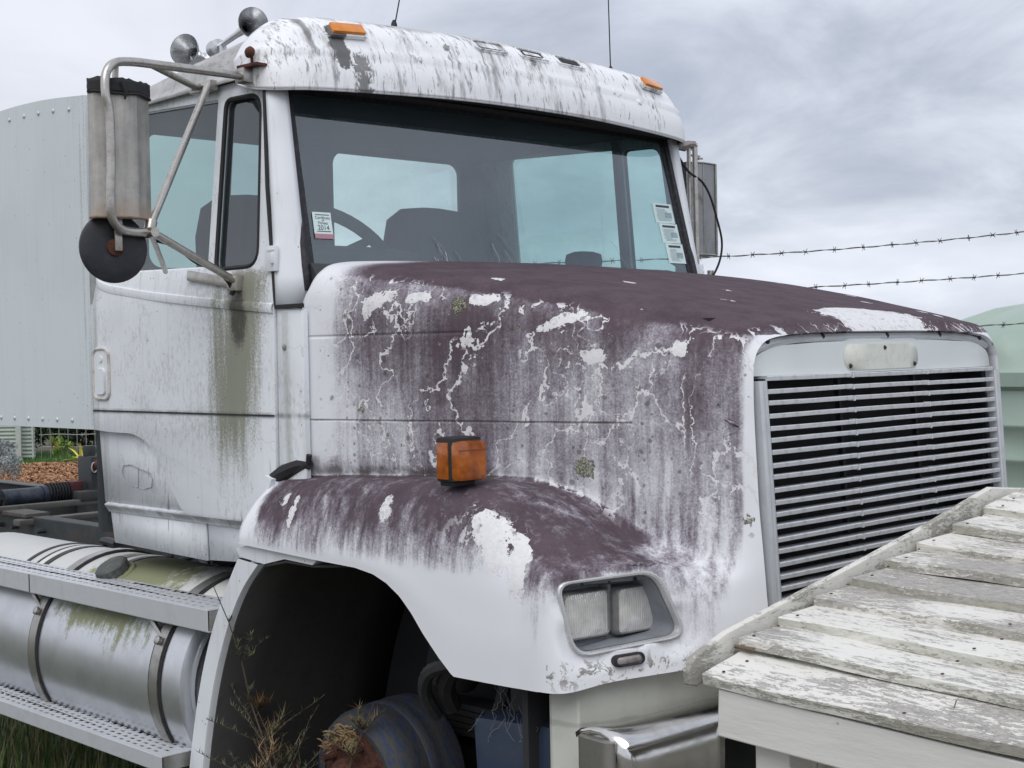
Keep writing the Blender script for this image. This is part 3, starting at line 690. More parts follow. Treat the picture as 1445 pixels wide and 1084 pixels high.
def sticker(u0, u1, v0, v1, lab, kind):
    P = [wsf(u, v)+Vector((.003, 0, .001)) for u, v in ((u0, v0), (u1, v0), (u1, v1), (u0, v1))]
    base = Mat('label_paper', (.62, .74, .73), .6); r = bpy.data.meshes
    b = MB(); b.face(P); o = b.build('windscreen_label', base, ws, False); o['label'] = lab
    ex = (P[1]-P[0]).normalized(); ey = (P[3]-P[0]); h = ey.length; ey.normalize(); w = (P[1]-P[0]).length
    n = ex.cross(ey).normalized(); ink = Mat('ink', (.05, .06, .08), .8)
    def at(a, c): return P[0]+ex*a*w+ey*c*h+n*.0008
    if kind == 1:
        rb = MB(); rb.face([at(0, -.22), at(1, -.22), at(1, 0), at(0, 0)]); rb.build('red_strip', Mat('label_red', (.42, .22, .27), .7), o, False)
        for t, c, sz in (('Certificate', .74, .0125), ('of', .62, .010), ('Fitness', .50, .0125), ('2014', .28, .021)):
            text('label_print', t, sz, ink, o, at(.52, c), ex, ey, ext=0)
        lb = MB()
        for c in (.88, .12): lb.face([at(.15, c-.015), at(.9, c-.015), at(.9, c+.015), at(.15, c+.015)])
        lb.build('label_print', ink, o, False)
    else:
        g = Mat('grey_print', (.30, .40, .43), .8)
        lb = MB(); lb.face([at(.15, .80), at(.85, .80), at(.85, .91), at(.15, .91)]); lb.build('label_heading', ink if kind == 2 else g, o, False)
        rr = random.Random(kind*3+int(v0*50)); lb = MB()
        for k in range(11):
            c = .70-k*.058; a = .1+rr.random()*.1; q = .55+rr.random()*.35
            lb.face([at(a, c), at(q, c), at(q, c+.02), at(a, c+.02)])
        lb.face([at(.55, .3), at(.9, .3), at(.9, .55), at(.55, .55)])
        lb.build('label_print', g, o, False)
sticker(-.945, -.872, .262, .368, 'inspection label reading 2014 with a red strip', 1)
sticker(.815, .945, .440, .560, 'top label of the three in the far corner', 2)
sticker(.832, .955, .318, .437, 'middle label of the three in the far corner', 2)
sticker(.845, .962, .195, .315, 'lowest label of the three in the far corner', 2)

REFL = simple('silvered_bowl', (.90, .90, .89), .22, .55, n=30, amt=.25, dark=(.3, .3, .3), bump=.0015)
def mat_lens():
    m = Mat('fluted_headlamp_lens', rough=.14, metal=.35); x, y, z = m.xyz(); n = m.noise(20, 3, .6)
    w = m.nt.nodes.new('ShaderNodeTexWave'); w.bands_direction = 'Y'; w.inputs['Scale'].default_value = 48; put(m.nt, w.inputs['Vector'], m.co()); f = S(m.nt, w.outputs['Fac'])
    m.set('Base Color', m.mix((n*1.1+f*.16+.05).min(1), (.30, .30, .295), (.92, .92, .90))); m.set('Coat Weight', .6); m.bump(f*.15+n*1.6, .003, .8); return m
LENS = mat_lens()
# ---- bonnet with mudguards: control net, right half, rails from the middle of the top down to the mudguard's edge
Wd = [.975, .925, .87, .815, .785, .75, .722, .680, .648, .622]
HX = [.235, .45, .70, .93, 1.05, 1.17, 1.28, 1.40, 1.485, 1.525]
ZC = [1.893, 1.868, 1.832, 1.792, 1.77, 1.745, 1.722, 1.697, 1.672, 1.640]
rails = []
for i in range(10):
    w, x, z = Wd[i], HX[i], ZC[i]; f = i/9
    xs = x-.035 if i == 0 else x
    r = [(x, 0, z), (x, -w*.38, z-.004), (x, -w*.72, z-.012), (x, -(w-.11), z-.022 if i < 9 else z-.012), (x, -(w-.045), z-.048), (x-(.01 if i == 0 else 0), -(w-.012), z-.095), (xs, -w, z-.17), (xs, -w, 1.50)]
    rails.append(r)
rails[9] = [(1.522, 0, 1.638), (1.522, -.22, 1.637), (1.522, -.42, 1.632), (1.521, -.53, 1.622), (1.521, -.58, 1.602), (1.522, -.607, 1.565), (1.524, -.615, 1.50), (1.526, -.616, 1.42)]
rails[8] = [(1.490, 0, 1.668), (1.490, -.23, 1.667), (1.490, -.44, 1.662), (1.489, -.565, 1.650), (1.488, -.618, 1.625), (1.488, -.640, 1.58), (1.490, -.647, 1.50), (1.492, -.648, 1.42)]
LOW = [  # per station: line of the crease, above root, root, shelf middle, shoulder, outer, outer low, edge
 [(.20, -.975, 1.40), (.20, -.972, 1.30), (.13, -.975, 1.252), (.09, -1.005, 1.235), (.072, -1.06, 1.185), (.064, -1.10, 1.13), (.062, -1.117, 1.09), (.060, -1.12, 1.064)],
 [(.45, -.925, 1.40), (.45, -.922, 1.30), (.43, -.925, 1.260), (.41, -1.0, 1.262), (.40, -1.062, 1.238), (.40, -1.103, 1.16), (.41, -1.119, 1.09), (.418, -1.12, 1.049)],
 [(.70, -.868, 1.40), (.69, -.868, 1.30), (.67, -.878, 1.265), (.66, -.975, 1.273), (.65, -1.058, 1.252), (.64, -1.103, 1.165), (.635, -1.119, 1.08), (.620, -1.12, 1.043)],
 [(.93, -.815, 1.40), (.93, -.815, 1.31), (.90, -.835, 1.268), (.88, -.95, 1.278), (.86, -1.05, 1.255), (.83, -1.103, 1.16), (.79, -1.119, 1.05), (.752, -1.12, 1.010)],
 [(1.05, -.785, 1.40), (1.05, -.785, 1.305), (1.02, -.800, 1.252), (1.0, -.93, 1.266), (.98, -1.045, 1.242), (.95, -1.103, 1.145), (.90, -1.119, 1.00), (.856, -1.12, .935)],
 [(1.17, -.75, 1.40), (1.16, -.75, 1.28), (1.13, -.770, 1.212), (1.11, -.91, 1.232), (1.09, -1.035, 1.212), (1.07, -1.102, 1.12), (1.03, -1.119, .95), (.985, -1.12, .818)],
 [(1.28, -.722, 1.40), (1.275, -.722, 1.25), (1.25, -.742, 1.140), (1.225, -.895, 1.170), (1.20, -1.025, 1.160), (1.20, -1.100, 1.08), (1.195, -1.119, .95), (1.19, -1.12, .820)],
 [(1.40, -.682, 1.40), (1.40, -.690, 1.20), (1.385, -.735, 1.090), (1.335, -.93, 1.105), (1.288, -1.06, 1.095), (1.300, -1.098, 1.05), (1.322, -1.105, .93), (1.335, -1.108, .822)],
 [(1.495, -.648, 1.40), (1.494, -.654, 1.16), (1.480, -.684, 1.075), (1.466, -.745, 1.035), (1.452, -.79, 1.02), (1.452, -.815, .985), (1.458, -.835, .91), (1.462, -.850, .848)],
 [(1.530, -.616, 1.33), (1.536, -.617, 1.22), (1.545, -.617, 1.12), (1.551, -.617, 1.05), (1.555, -.617, 1.0), (1.560, -.617, .95), (1.565, -.617, .90), (1.572, -.617, .865)]]
# extra station so the headlight face stays flat between the corner and its inner end
EX = [(1.448, -.668, 1.40), (1.449, -.674, 1.18), (1.426, -.716, 1.080), (1.388, -.865, 1.095), (1.350, -.99, 1.082), (1.358, -.99, 1.03), (1.380, -.99, .92), (1.392, -.995, .838)]
exr = [tuple((Vector(a)+Vector(b))/2) for a, b in zip(rails[7], rails[8])]
full = [rails[i]+LOW[i] for i in range(8)] + [exr+EX] + [rails[8]+LOW[8], rails[9]+LOW[9]]
lipin = [(p[0]-.05, p[1]*.985, p[2]-(.006 if k < 5 else 0)) for k, p in enumerate(full[-1])]
NU, NV = 14, 8
HN = net(full, NU, NV)
inner = [Vector((p.x-.045, p.y*.985, p.z-(.008 if j < 5*NV else 0))) for j, p in enumerate(HN[-1])]
HN.append(inner)
ARC = [(.05, 1.064), (.42, 1.049), (.604, 1.044), (.68, 1.034), (.734, 1.016), (.785, .988), (.83, .950), (.872, .905), (.93, .852), (.982, .812), (1.19, .816), (1.30, .820)]
for row in HN[:-16]:
    e = row[-1]
    if e.x < 1.28:
        for (xa, za), (xb, zb) in zip(ARC, ARC[1:]):
            if xa <= e.x <= xb: row[-1] = Vector((e.x, e.y, za+(zb-za)*(e.x-xa)/(xb-xa)))
for row in HN:                                        # tuck the lower edge under
    e = row[-1]; row.append(Vector((e.x-.012 if e.x > 1.3 else e.x, e.y+.018, e.z-.002)))
# slight raised panel line along the side and across the upper flank
bm = bmesh.new()
HL_POLY = [(-1.088, 1.066), (-.857, 1.080), (-.806, .926), (-1.066, .900)]
def inside(p, poly):
    c = False; n = len(poly)
    for i in range(n):
        (x1, y1), (x2, y2) = poly[i], poly[i-1]
        if (y1 > p[1]) != (y2 > p[1]) and p[0] < (x2-x1)*(p[1]-y1)/(y2-y1)+x1: c = not c
    return c
rr_hl = rpoly(HL_POLY, [.03, .045, .04, .045], 6)
_a, _b, _c = Vector((1.308, -1.090, 1.062)), Vector((1.411, -.857, 1.076)), Vector((1.452, -.806, .926)); _q = (_b-_a).cross(_c-_a).normalized()
cen = Vector((-.953, .993)); ext = max((Vector(q)-cen).length for q in rr_hl)
for row in HN:
    for p in row:
        if p.x > 1.27 and .80 < p.z < 1.16 and p.y < -.68:
            v = Vector((p.y, p.z))-cen; L = v.length
            # distance outside the outline
            dmin = 0 if inside((p.y, p.z), rr_hl) else min((Vector((p.y, p.z))-Vector(q)).length for q in rr_hl)
            k = 1-sst(dmin, .012, .05)
            if k > 0: p.x += (_a.x-((p.y-_a.y)*_q.y+(p.z-_a.z)*_q.z)/_q.x - p.x)*k
for s in (1, -1):
    V = [[bm.verts.new((p.x, p.y*s, p.z)) for p in row] for row in HN]
    for i in range(len(V)-1):
        for j in range(len(V[0])-1):
            c = (HN[i][j]+HN[i+1][j]+HN[i][j+1]+HN[i+1][j+1])/4
            q = (V[i][j], V[i+1][j], V[i+1][j+1], V[i][j+1])
            bm.faces.new(q if s < 0 else q[::-1])
bmesh.ops.remove_doubles(bm, verts=bm.verts, dist=.0004)
_pa, _pb, _pc = Vector((1.308, -1.090, 1.062)), Vector((1.411, -.857, 1.076)), Vector((1.452, -.806, .926)); _n = (_pb-_pa).cross(_pc-_pa).normalized(); _n = _n if _n.x > 0 else -_n
for s in (-1, 1):                                     # the headlight opening, cut along the bezel's outline
    def onp(q): return Vector((_pa.x-((q[0]-_pa.y)*_n.y+(q[1]-_pa.z)*_n.z)/_n.x, q[0], q[1]))
    def sgf(v): return Vector((v.x, v.y*-s, v.z))
    def near(f): c = f.calc_center_median(); return c.x > 1.25 and c.y*s > .74 and c.z < 1.14 and c.z > .86 and (Vector((c.x, -abs(c.y), c.z))-_pa).dot(_n) > -.05
    N_ = len(rr_hl)
    for k in range(N_):
        a, b_ = sgf(onp(rr_hl[k])), sgf(onp(rr_hl[(k+1) % N_])); pn_ = (b_-a).cross(Vector((1, 0, 0)))
        if pn_.length < 1e-7: continue
        fs = [f for f in bm.faces if near(f)]; g = list({v for f in fs for v in f.verts})+list({e for f in fs for e in f.edges})+fs
        bmesh.ops.bisect_plane(bm, geom=g, plane_co=a, plane_no=pn_.normalized(), dist=1e-5)
    kill = [f for f in bm.faces if near(f) and inside((-abs(f.calc_center_median().y), f.calc_center_median().z), rr_hl)]
    bmesh.ops.delete(bm, geom=kill, context='FACES')
bmesh.ops.recalc_face_normals(bm, faces=bm.faces)
me = bpy.data.meshes.new('bonnet'); bm.normal_update()
fld = [bonnet_fields(v.co, abs(v.normal.z)) for v in bm.verts]; bm.to_mesh(me); bm.free()
at_ = me.attributes.new('weather', 'FLOAT_VECTOR', 'POINT'); at_.data.foreach_set('vector', [c for f in fld for c in f])
bonnet = solid(mob('bonnet', me, MT['bonnet'], truck, ang=50), .006, -1)
bonnet['label'] = 'bonnet and mudguards stained purple-brown, with bare white squiggles and lichen'

def srf(y, z, s=-1):                                  # x of the bonnet's front face at (y, z)
    best = min(((p.y-y)**2+(p.z-z)**2, p.x) for row in HN[60:] for p in row[8*NV:] if p.x > 1.26)
    return best[1]
# plane through the headlight face
PA, PB, PC = Vector((1.308, -1.090, 1.062)), Vector((1.411, -.857, 1.076)), Vector((1.452, -.806, .926))
pn = (PB-PA).cross(PC-PA).normalized(); pn = pn if pn.x > 0 else -pn
def hlp(y, z, off=0): return Vector((PA.x-((y-PA.y)*pn.y+(z-PA.z)*pn.z)/pn.x, y, z))+pn*off
for s in (-1, 1):
    F = (lambda v: v) if s < 0 else (lambda v: Vector((v.x, -v.y, v.z)))
    hl = empty('headlight'); hl.parent = truck
    # bezel: flat ring with rolled edge
    b = MB(); c0 = Vector((-.953, .993, 0))
    def off(q, d):
        v = Vector((q[0]-c0.x, q[1]-c0.y)); L = v.length; v.normalize(); return (q[0]+v.x*d, q[1]+v.y*d)
    P = []
    for dr, h in ((.0055, -.02), (.0055, .008), (.0020, .0115), (-.0035, .0105), (-.006, .004), (-.007, -.05)):
        P.append([F(hlp(*off(q, dr), off=h)) for q in rr_hl]+[F(hlp(*off(rr_hl[0], dr), off=h))])
    b.grid(P); b.build('bezel', simple('bezel_silver', (.62, .63, .64), .3, .4, n=30, amt=.35, dark=(.3, .3, .3)), hl, weld=.0003)
    # bucket
    b = MB(); P = []
    for dr, h in ((-.008, -.012), (-.012, -.03)):
        P.append([F(hlp(*off(q, dr), off=h)) for q in rr_hl]+[F(hlp(*off(rr_hl[0], dr), off=h))])
    back = []
    for q in rr_hl:
        p = hlp(*off(q, -.02), off=0); back.append(F(Vector((min(1.275+(p.x-1.30)*.45, p.x-.03), q[0]*.97-.028, .99+(q[1]-.99)*.92))))
    P.append(back+[back[0]]); P.append([F(Vector((1.285, -.94, .99)))]*(len(back)+1))
    b.grid(P); b.build('bucket', MT['trim'], hl, weld=.0003, ang=30)
    b = MB(); b.box(F(Vector((1.315, -.929, 1.000))), (.03, .012, .125), None, .004); b.box(F(Vector((1.325, -.955, 1.062))), (.03, .27, .012), (0, 0, radians(22*-s*-1)) if s < 0 else (0, 0, radians(-22)), .002)
    b.build('divider', MT['trim'], hl)
    for yl, xl in ((-1.000, 1.312), (-.857, 1.350)):
        b = MB(); ctr = Vector((xl, yl, .985)); rot = Euler((0, 0, radians(8 if s > 0 else -8))).to_matrix()
        w, h = .066, .052
        def ring(k, d): return [ctr.__class__((ctr.x, ctr.y*(-s), ctr.z))+rot @ Vector((d, a, c)) for a, c in rrect(-w*k, -h*k, w*k, h*k, .012*k, 4)]
        R_ = [ring(1.10, -.04), ring(1.10, .004), ring(1.03, .012), ring(1.0, .012), ring(.97, .006)]
        b.grid([r+[r[0]] for r in R_]); g = b.build('sealed_beam', simple('tarnished_lamp_rim', (.24, .24, .24), .4, .5), hl, weld=.0002)
        b = MB(); P = [ring(k, d) for k, d in ((.99, .004), (.93, -.012), (.78, -.030), (.55, -.042), (.30, -.047), (.12, -.048))]
        b.grid([r+[r[0]] for r in P]); b.face(P[-1]); b.build('reflector', REFL, g, ang=80)
        b = MB(); bc = ring(.01, -.03)[0]; b.lathe([(.010, -.02), (.012, 0), (.008, .012), (.002, .015)], bc, rot @ Vector((1, 0, 0)), 12); b.build('bulb', MT['trim'], g)
        b = MB(); P = [ring(k, .007+.007*(1-k*k)) for k in (1.0, .8, .55, .3, .08)]
        b.grid([r+[r[0]] for r in P]); b.face(P[-1]); lm = LENS
        b.build('lens', lm, g, ang=80)
        b = MB()
        for dy in (-.03, .035):
            b.lathe([(.0045, 0), (.0045, .004)], F(Vector((xl+.034+dy*.4, yl+dy, 1.060))), (1, 0, 0), 8)
        b.build('adjusting_screw', MT['inner'], hl)
    # little side lamp under the bezel
    yl = -.957; zl = .886; pc = hlp(yl, zl, .004)+Vector((.014, 0, 0)); ex = Vector((.405, .914, .06)).normalized()
    pc = Vector((srf(yl, zl)+.004, yl, zl))
    ez = pn.cross(ex).normalized(); ez = ez if ez.z > 0 else -ez
    b = MB(); P = []
    for k, h in ((1.0, -.01), (1.0, .006), (.82, .008)): P.append([F(pc+ex*a*k+ez*c*k+pn*h) for a, c in rrect(-.040, -.014, .040, .014, .0138, 5)])
    b.grid([r+[r[0]] for r in P]); sl = b.build('side_lamp', MT['black'], truck, weld=.0002)
    b = MB(); P = [[F(pc+ex*a*k+ez*c*k+pn*h) for a, c in rrect(-.031, -.0085, .031, .0085, .008, 5)] for k, h in ((1, .006), (.8, .010), (.3, .012))]
    b.grid([r+[r[0]] for r in P]); b.face(P[-1]); b.build('lens', simple('cloudy_clear_lens', (.28, .25, .25), .3, n=70, amt=.6), sl)

# ---- grille
def gx(z): return 1.518+(1.6-z)*.062
gr = empty('grille'); gr.parent = truck
for s in (-1, 1): MB().box((1.43, s*.592, 1.2), (.11, .02, .85)).build('side_light_block', MT['inner'], gr, False)  # dark boxes added to block light showing through the slat ends
b = MB(); b.box((1.38, 0, 1.2), (.02, 1.22, .95)); b.build('radiator', simple('radiator_core', (.012, .012, .014), .8, n=60, amt=.5, dark=(.04, .038, .05)), gr, False)
bar_o = rpoly([(-.596, 1.529), (.596, 1.529), (.588, 1.575), (.50, 1.603), (.25, 1.611), (0, 1.613), (-.25, 1.611), (-.50, 1.603), (-.588, 1.575)], [.004, .004, .03, .05, .1, .1, .1, .05, .03])
bp = plate('badge_bar', [bar_o], simple('off_white_panel', (.62, .66, .66), .4, n=4, amt=.15, dark=(.4, .42, .42)), gr, lambda u, v: (Vector((gx(v)+.002-.02*(abs(u)/.6)**2, u, v)), (1, 0, 0)), .03, cutu=[-.4, -.2, 0, .2, .4]); bevel(bp, .003)
ov = simple('bare_badge_mark', (.62, .635, .585), .6, n=40, amt=.35, dark=(.30, .31, .28))
pl = plate('blank_badge_plate', [rrect(-.215, 1.535, .150, 1.603, .031, 6)], ov, bp, lambda u, v: (Vector((gx(v)+.0040-.02*(abs(u)/.6)**2, u, v)), (1, 0, 0)), .002, cutu=[-.1, 0, .1])
b = MB()
for y, z in ((-.192, 1.546), (.128, 1.546), (-.02, 1.592)): b.lathe([(.007, 0), (.004, .004)], (gx(z)+.0035, y, z), (1, 0, 0), 8)
b.build('rivet', MT['inner'], pl)
MB().tube([Vector((1.497, u/20*.58, 1.622-.03*(abs(u)/20)**6)) for u in range(-20, 21)], .012, 6).build('upper_trim', MT['alu'], gr)
b = MB()
for y in (-.53, -.29, .02, .30, .53): b.lathe([(.008, 0), (.006, .006)], (1.503, y, 1.625-.02*(abs(y)/.58)**6), (1, 0, 0), 8)
b.build('trim_screws', MT['black'], gr)
for s in (-1, 1):
    b = MB(); a, c = .82, 1.518
    b.b.verts.ensure_lookup_table()
    for w0, w1, h in ((.576, .602, .006),):
        P = [[Vector((gx(z)+h_, s*w_, z)) for w_, h_ in ((.602, -.02), (.602, .008), (.592, .010), (.590, .004), (.580, .004), (.578, .010), (.570, .008), (.570, -.02))] for z in (a, 1.0, 1.2, 1.4, c)]
        b.grid(P)
    b.build('side_trim', MT['alu'], gr, ang=25)
def slat_mesh(seed):
    rr = random.Random(seed); b = MB(); segs = [(-.566, -.194), (-.183, .185), (.196, .566)]
    for (y0, y1) in segs:
        da, db, tw = rr.uniform(-.0016, .0016), rr.uniform(-.0016, .0016), rr.uniform(-.1, .1)
        rows = []
        for y, d in ((y0, da), ((y0+y1)/2, (da+db)/2+rr.uniform(-.0008, .0008)), (y1, db)):
            rows.append([Vector((x, y, z+d)) for x, z in ((-.050, .0020), (-.004, .0062), (.0, .0058), (.0014, .0046), (.0004, -.0040), (-.001, -.0054), (-.005, -.0052), (-.007, -.001), (-.050, -.001))])
        b.grid(rows)
        b.face(rows[0]); b.face(rows[-1][::-1])
    for y in (-.188, .190): b.box((-.008, y, 0), (.02, .006, .013))
    bmesh.ops.recalc_face_normals(b.b, faces=b.b.faces)
    me = bpy.data.meshes.new('slat'); b.b.to_mesh(me); b.b.free(); return me
sm = [slat_mesh(k) for k in range(6)]
for k in range(24):
    z = 1.512-.0300*k+.010
    if k == 0: first = True
    o = mob('slat', sm[k % 6], MT['slat'], gr, ang=30) if k < 6 else bpy.data.objects.new('slat', sm[k % 6])
    if k >= 6: col.objects.link(o); o.parent = gr
    o.location = (gx(z)+.006, 0, z)
b = MB()
for y in (-.188, .190): b.box((1.50, y, 1.17), (.014, .010, .74), (0, radians(-3.5), 0))
b.build('slat_support', MT['black'], gr)

# ---- turn signal on the mudguard: a black housing with amber lenses front and side
def signal(s):
    b = MB(); c = Vector((.925, s*1.03, 1.335))
    rz = radians(0)
    b.box((.922, s*1.030, 1.336), (.072, .094, .112), None, .010)
    o = b.build('turn_signal', MT['black'], truck)
    b = MB(); b.box((.958, s*1.030, 1.333), (.032, .098, .100), None, .012); b.build('front_lens', AMBER, o)
    b = MB(); b.box((.914, s*1.076, 1.333), (.042, .008, .092), None, .003); b.build('side_lens', AMBER, o)
    b = MB(); b.box((.9742, s*1.030, 1.360), (.002, .090, .0025)); b.build('moulded_line', simple('dark_amber', (.25, .06, .01), .3), o)
    b = MB(); b.box((.915, s*1.03, 1.277), (.055, .07, .016), None, .004); b.build('rubber_base', MT['black'], o)
signal(-1); signal(1)

# ---- bonnet catch at the back of the mudguard
for s in (-1, 1):
    b = MB(); b.tube([(.06, s*1.005, 1.235), (.12, s*.995, 1.262), (.19, s*.985, 1.285), (.235, s*.985, 1.29)], [.016, .024, .022, .014], 8)
    b.bar((.225, s*.985, 1.28), (.238, s*.988, 1.318), .009, 6); b.box((.16, s*.992, 1.262), (.15, .02, .02), (0, -.4, 0), .006); b.build('bonnet_catch', MT['black'], truck)
    b = MB(); b.prism([(.035, 1.215), (.075, 1.255), (.11, 1.245), (.09, 1.215), (.04, 1.185)], 'y', s*1.0, s*1.03); b.build('catch_bracket', MT['cabplain'], truck)

# ---- rear half of the wheel arch: white edge strip, top piece, dark liner
for s in (-1, 1):
    O_ = [(.055, 1.020), (-.005, .935), (-.068, .835), (-.118, .735), (-.160, .630), (-.200, .500), (-.235, .355), (-.262, .20)]
    I_ = [(.165, 1.012), (.085, .935), (.020, .845), (-.030, .750), (-.075, .645), (-.115, .520), (-.150, .375), (-.178, .20)]
    So = spline([Vector((x, 0, z)) for x, z in O_], 4); Si = spline([Vector((x, 0, z)) for x, z in I_], 4)
    b = MB(); P = []
    for a, c in zip(So, Si):
        P.append([Vector((a.x-.004, s*1.06, a.z)), Vector((a.x-.002, s*1.112, a.z)), Vector((a.x+.006, s*1.120, a.z)), Vector((c.x-.004, s*1.120, c.z)), Vector((c.x, s*1.112, c.z)), Vector((c.x+.002, s*1.07, c.z))])
    b.grid(P); b.build('arch_edge', MT['cabplain'], truck)
    b = MB(); top = [(.05, 1.022), (.03, 1.045), (.10, 1.062), (.25, 1.058), (.42, 1.044), (.40, 1.030), (.27, 1.035), (.17, 1.012)]
    b.prism(top, 'y', s*1.03, s*1.105); b.build('arch_top_piece', MT['cabplain'], truck, ang=30)
    b = MB(); prof = [(.62, 1.05), (.40, 1.028), (.27, 1.030), (.165, 1.008)] + [(c.x, c.z) for c in Si[2:]]
    b.grid([[Vector((x, s*y, z)) for y in (1.10, .95, .8, .6, .42)] for x, z in prof]); solid(b.build('arch_liner', simple('muddy_liner', (.048, .045, .044), .85, n=10, amt=.6, dark=(.025, .025, .027)), truck), .006)
    b = MB(); b.box((.46, s*.42, .62), (1.66, .03, 1.05)); b.build('inner_wing', MT['inner'], truck, False)
    b = MB(); b.box((1.16, s*.75, .66), (.02, .60, .9)); b.build('front_splash_panel', MT['inner'], truck, False)

# ---- front axle hub: bare blue brake drum with a rusty hub, the wheel is off
for s in (-1, 1):
    blue = Mat('flaking_blue_paint', rough=.6); x, y, z = blue.xyz(); n = blue.noise(14, 4, .7, k=(1, 5, 1)); f = blue.noise(60, 4, .7, k=(1, 3, 1))
    blue.set('Base Color', blue.mix((n*.6+f*.5).st(.44, .60), (.022, .042, .095), (.062, .060, .058))); blue.bump(f, .002, .8)
    b = MB(); c = Vector((.315, s*.73, .365))
    prof = [(.215, -.06), (.222, -.05), (.222, .0), (.219, .01), (.218, .03), (.219, .035), (.218, .06), (.213, .068), (.212, .10), (.213, .105), (.209, .14), (.196, .165), (.165, .178), (.150, .176), (.146, .15)]
    b.lathe(prof, c, (0, s, 0), 56); dr = b.build('brake_drum', blue, truck, ang=30)
    b = MB(); b.lathe([(.155, .14), (.150, .172), (.120, .180), (.085, .182), (.080, .215), (.062, .235), (.055, .262), (.02, .27), (.01, .27)], c, (0, s, 0), 32)
    for k in range(10):
        a = 2*pi*k/10; p = c+Vector((.115*cos(a), s*.178, .115*sin(a))); b.bar(p, p+Vector((0, s*.045, 0)), .011, 8)
    b.build('hub', RUST, truck)
    b = MB(); b.bar((.315, 0, .365), (.315, s*.66, .365), .055, 10); b.lathe([(.07, 0), (.09, .05), (.09, .14), (.03, .16)], (.40, s*.60, .62), (.3, 0, 1), 16)
    b.build('axle_end', MT['inner'], truck)
# air lines and brake chamber behind the drum
HOSE = simple('grimy_hose', (.035, .036, .04), .55, n=40, amt=.5, dark=(.08, .075, .07))
hoses = [([(.62, -.80, .62), (.66, -.86, .70), (.74, -.88, .78), (.80, -.84, .80), (.86, -.74, .78), (.95, -.60, .74)], .026),
         ([(.60, -.84, .60), (.62, -.90, .68), (.68, -.93, .75), (.75, -.9, .775)], .018),
         ([(.70, -.70, .56), (.80, -.78, .66), (.86, -.80, .76), (.84, -.74, .84), (.76, -.62, .88)], .020),
         ([(.45, -.55, .9), (.52, -.68, .80), (.62, -.74, .76), (.70, -.70, .7)], .013), ([(.80, -.66, .60), (.90, -.74, .70), (.94, -.78, .84), (.93, -.74, .95)], .014)]
for pts, r in hoses:
    b = MB(); sp = spline(pts, 10); rr_ = [r*(1+.12*(k % 2)) for k in range(len(sp))]; b.tube(sp, rr_, 8); b.build('air_hose', HOSE, truck)
b = MB(); b.lathe([(.02, -.1), (.075, -.09), (.095, -.04), (.105, 0), (.095, .04), (.07, .08), (.02, .09)], (.80, -.66, .66), (.35, -.6, .35), 20); b.build('brake_chamber', HOSE, truck)
b = MB()
for k in range(5): b.box((.5, -.52, .46+.02*k), (1.0-.15*k, .08, .016))
b.build('leaf_spring', MT['inner'], truck, False)

# ---- dark blue box and cream apron under the mudguard's front
NAVY = simple('dusty_navy_plastic', (.024, .040, .075), .5, n=10, amt=.45, dark=(.07, .075, .08))
b = MB(); b.box((1.085, -.93, .555), (.30, .17, .29), (0, radians(-4), 0), .032); b.build('air_tank_cover', NAVY, truck)
b = MB(); b.box((1.10, -.90, .80), (.24, .05, .26), None, .006); b.build('dark_bracket_panel', MT['inner'], truck)
def mat_apron():
    m = Mat('cream_apron_paint', rough=.5); n = m.noise(9, 4, .65); x, y, z = m.xyz()
    c = m.mix(n.st(.4, .7)*.4, (.56, .57, .52), (.40, .40, .35)); c = m.mix((z.near(.735, .02)+(n-.5)*1.5).st(.5, 1)*.5, c, (.3, .3, .27)); m.set('Base Color', c); m.bump(n, .001, .5); return m
AP = mat_apron()
for s in (-1, 1):
    b = MB(); pr_ = [(1.245, s*1.055), (1.262, s*1.062), (1.330, s*1.045), (1.400, s*.86), (1.440, s*.62), (1.43, s*.60), (1.38, s*.85), (1.31, s*1.02), (1.25, s*1.03)]
    b.prism(pr_, 'z', .30, .875); bevel(b.build('front_apron', AP, truck, ang=20), .004)

# ---- chrome bumper, deep, with openings and wrapped ends
def bump_at(u, v):                                    # u: y position, v: height
    a = abs(u); x = 1.66-.035*(a/1.1)**2
    if a > 1.02: x -= (a-1.02)**2*9
    return x
y0 = 1.14
sec = [(-.085, .008), (-.05, .018), (-.015, .012), (0, -.012), (.004, -.06), (.002, -.2), (0, -.36), (-.02, -.40)]
sec = [(-.118, -.012), (-.10, .0), (-.075, .005), (-.045, .004), (-.022, -.003), (-.008, -.014), (.000, -.030), (.003, -.052), (.003, -.075), (.0, -.2), (-.006, -.34), (-.02, -.40)]
def bx(y): a = abs(y); return 1.572-.030*(a/1.12)**2-(max(0, a-1.04)/.08)**2*.032
b = MB(); P = []
for k in range(81):
    y = -1.12+2.24*k/80; zt = .748
    P.append([Vector((bx(y)+dx, y, zt+dz)) for dx, dz in sec])
bb_ = b.grid(P)
top = bb_.build('bumper', MT['chrome'], truck, ang=50)
top.data.name = 'bumper'
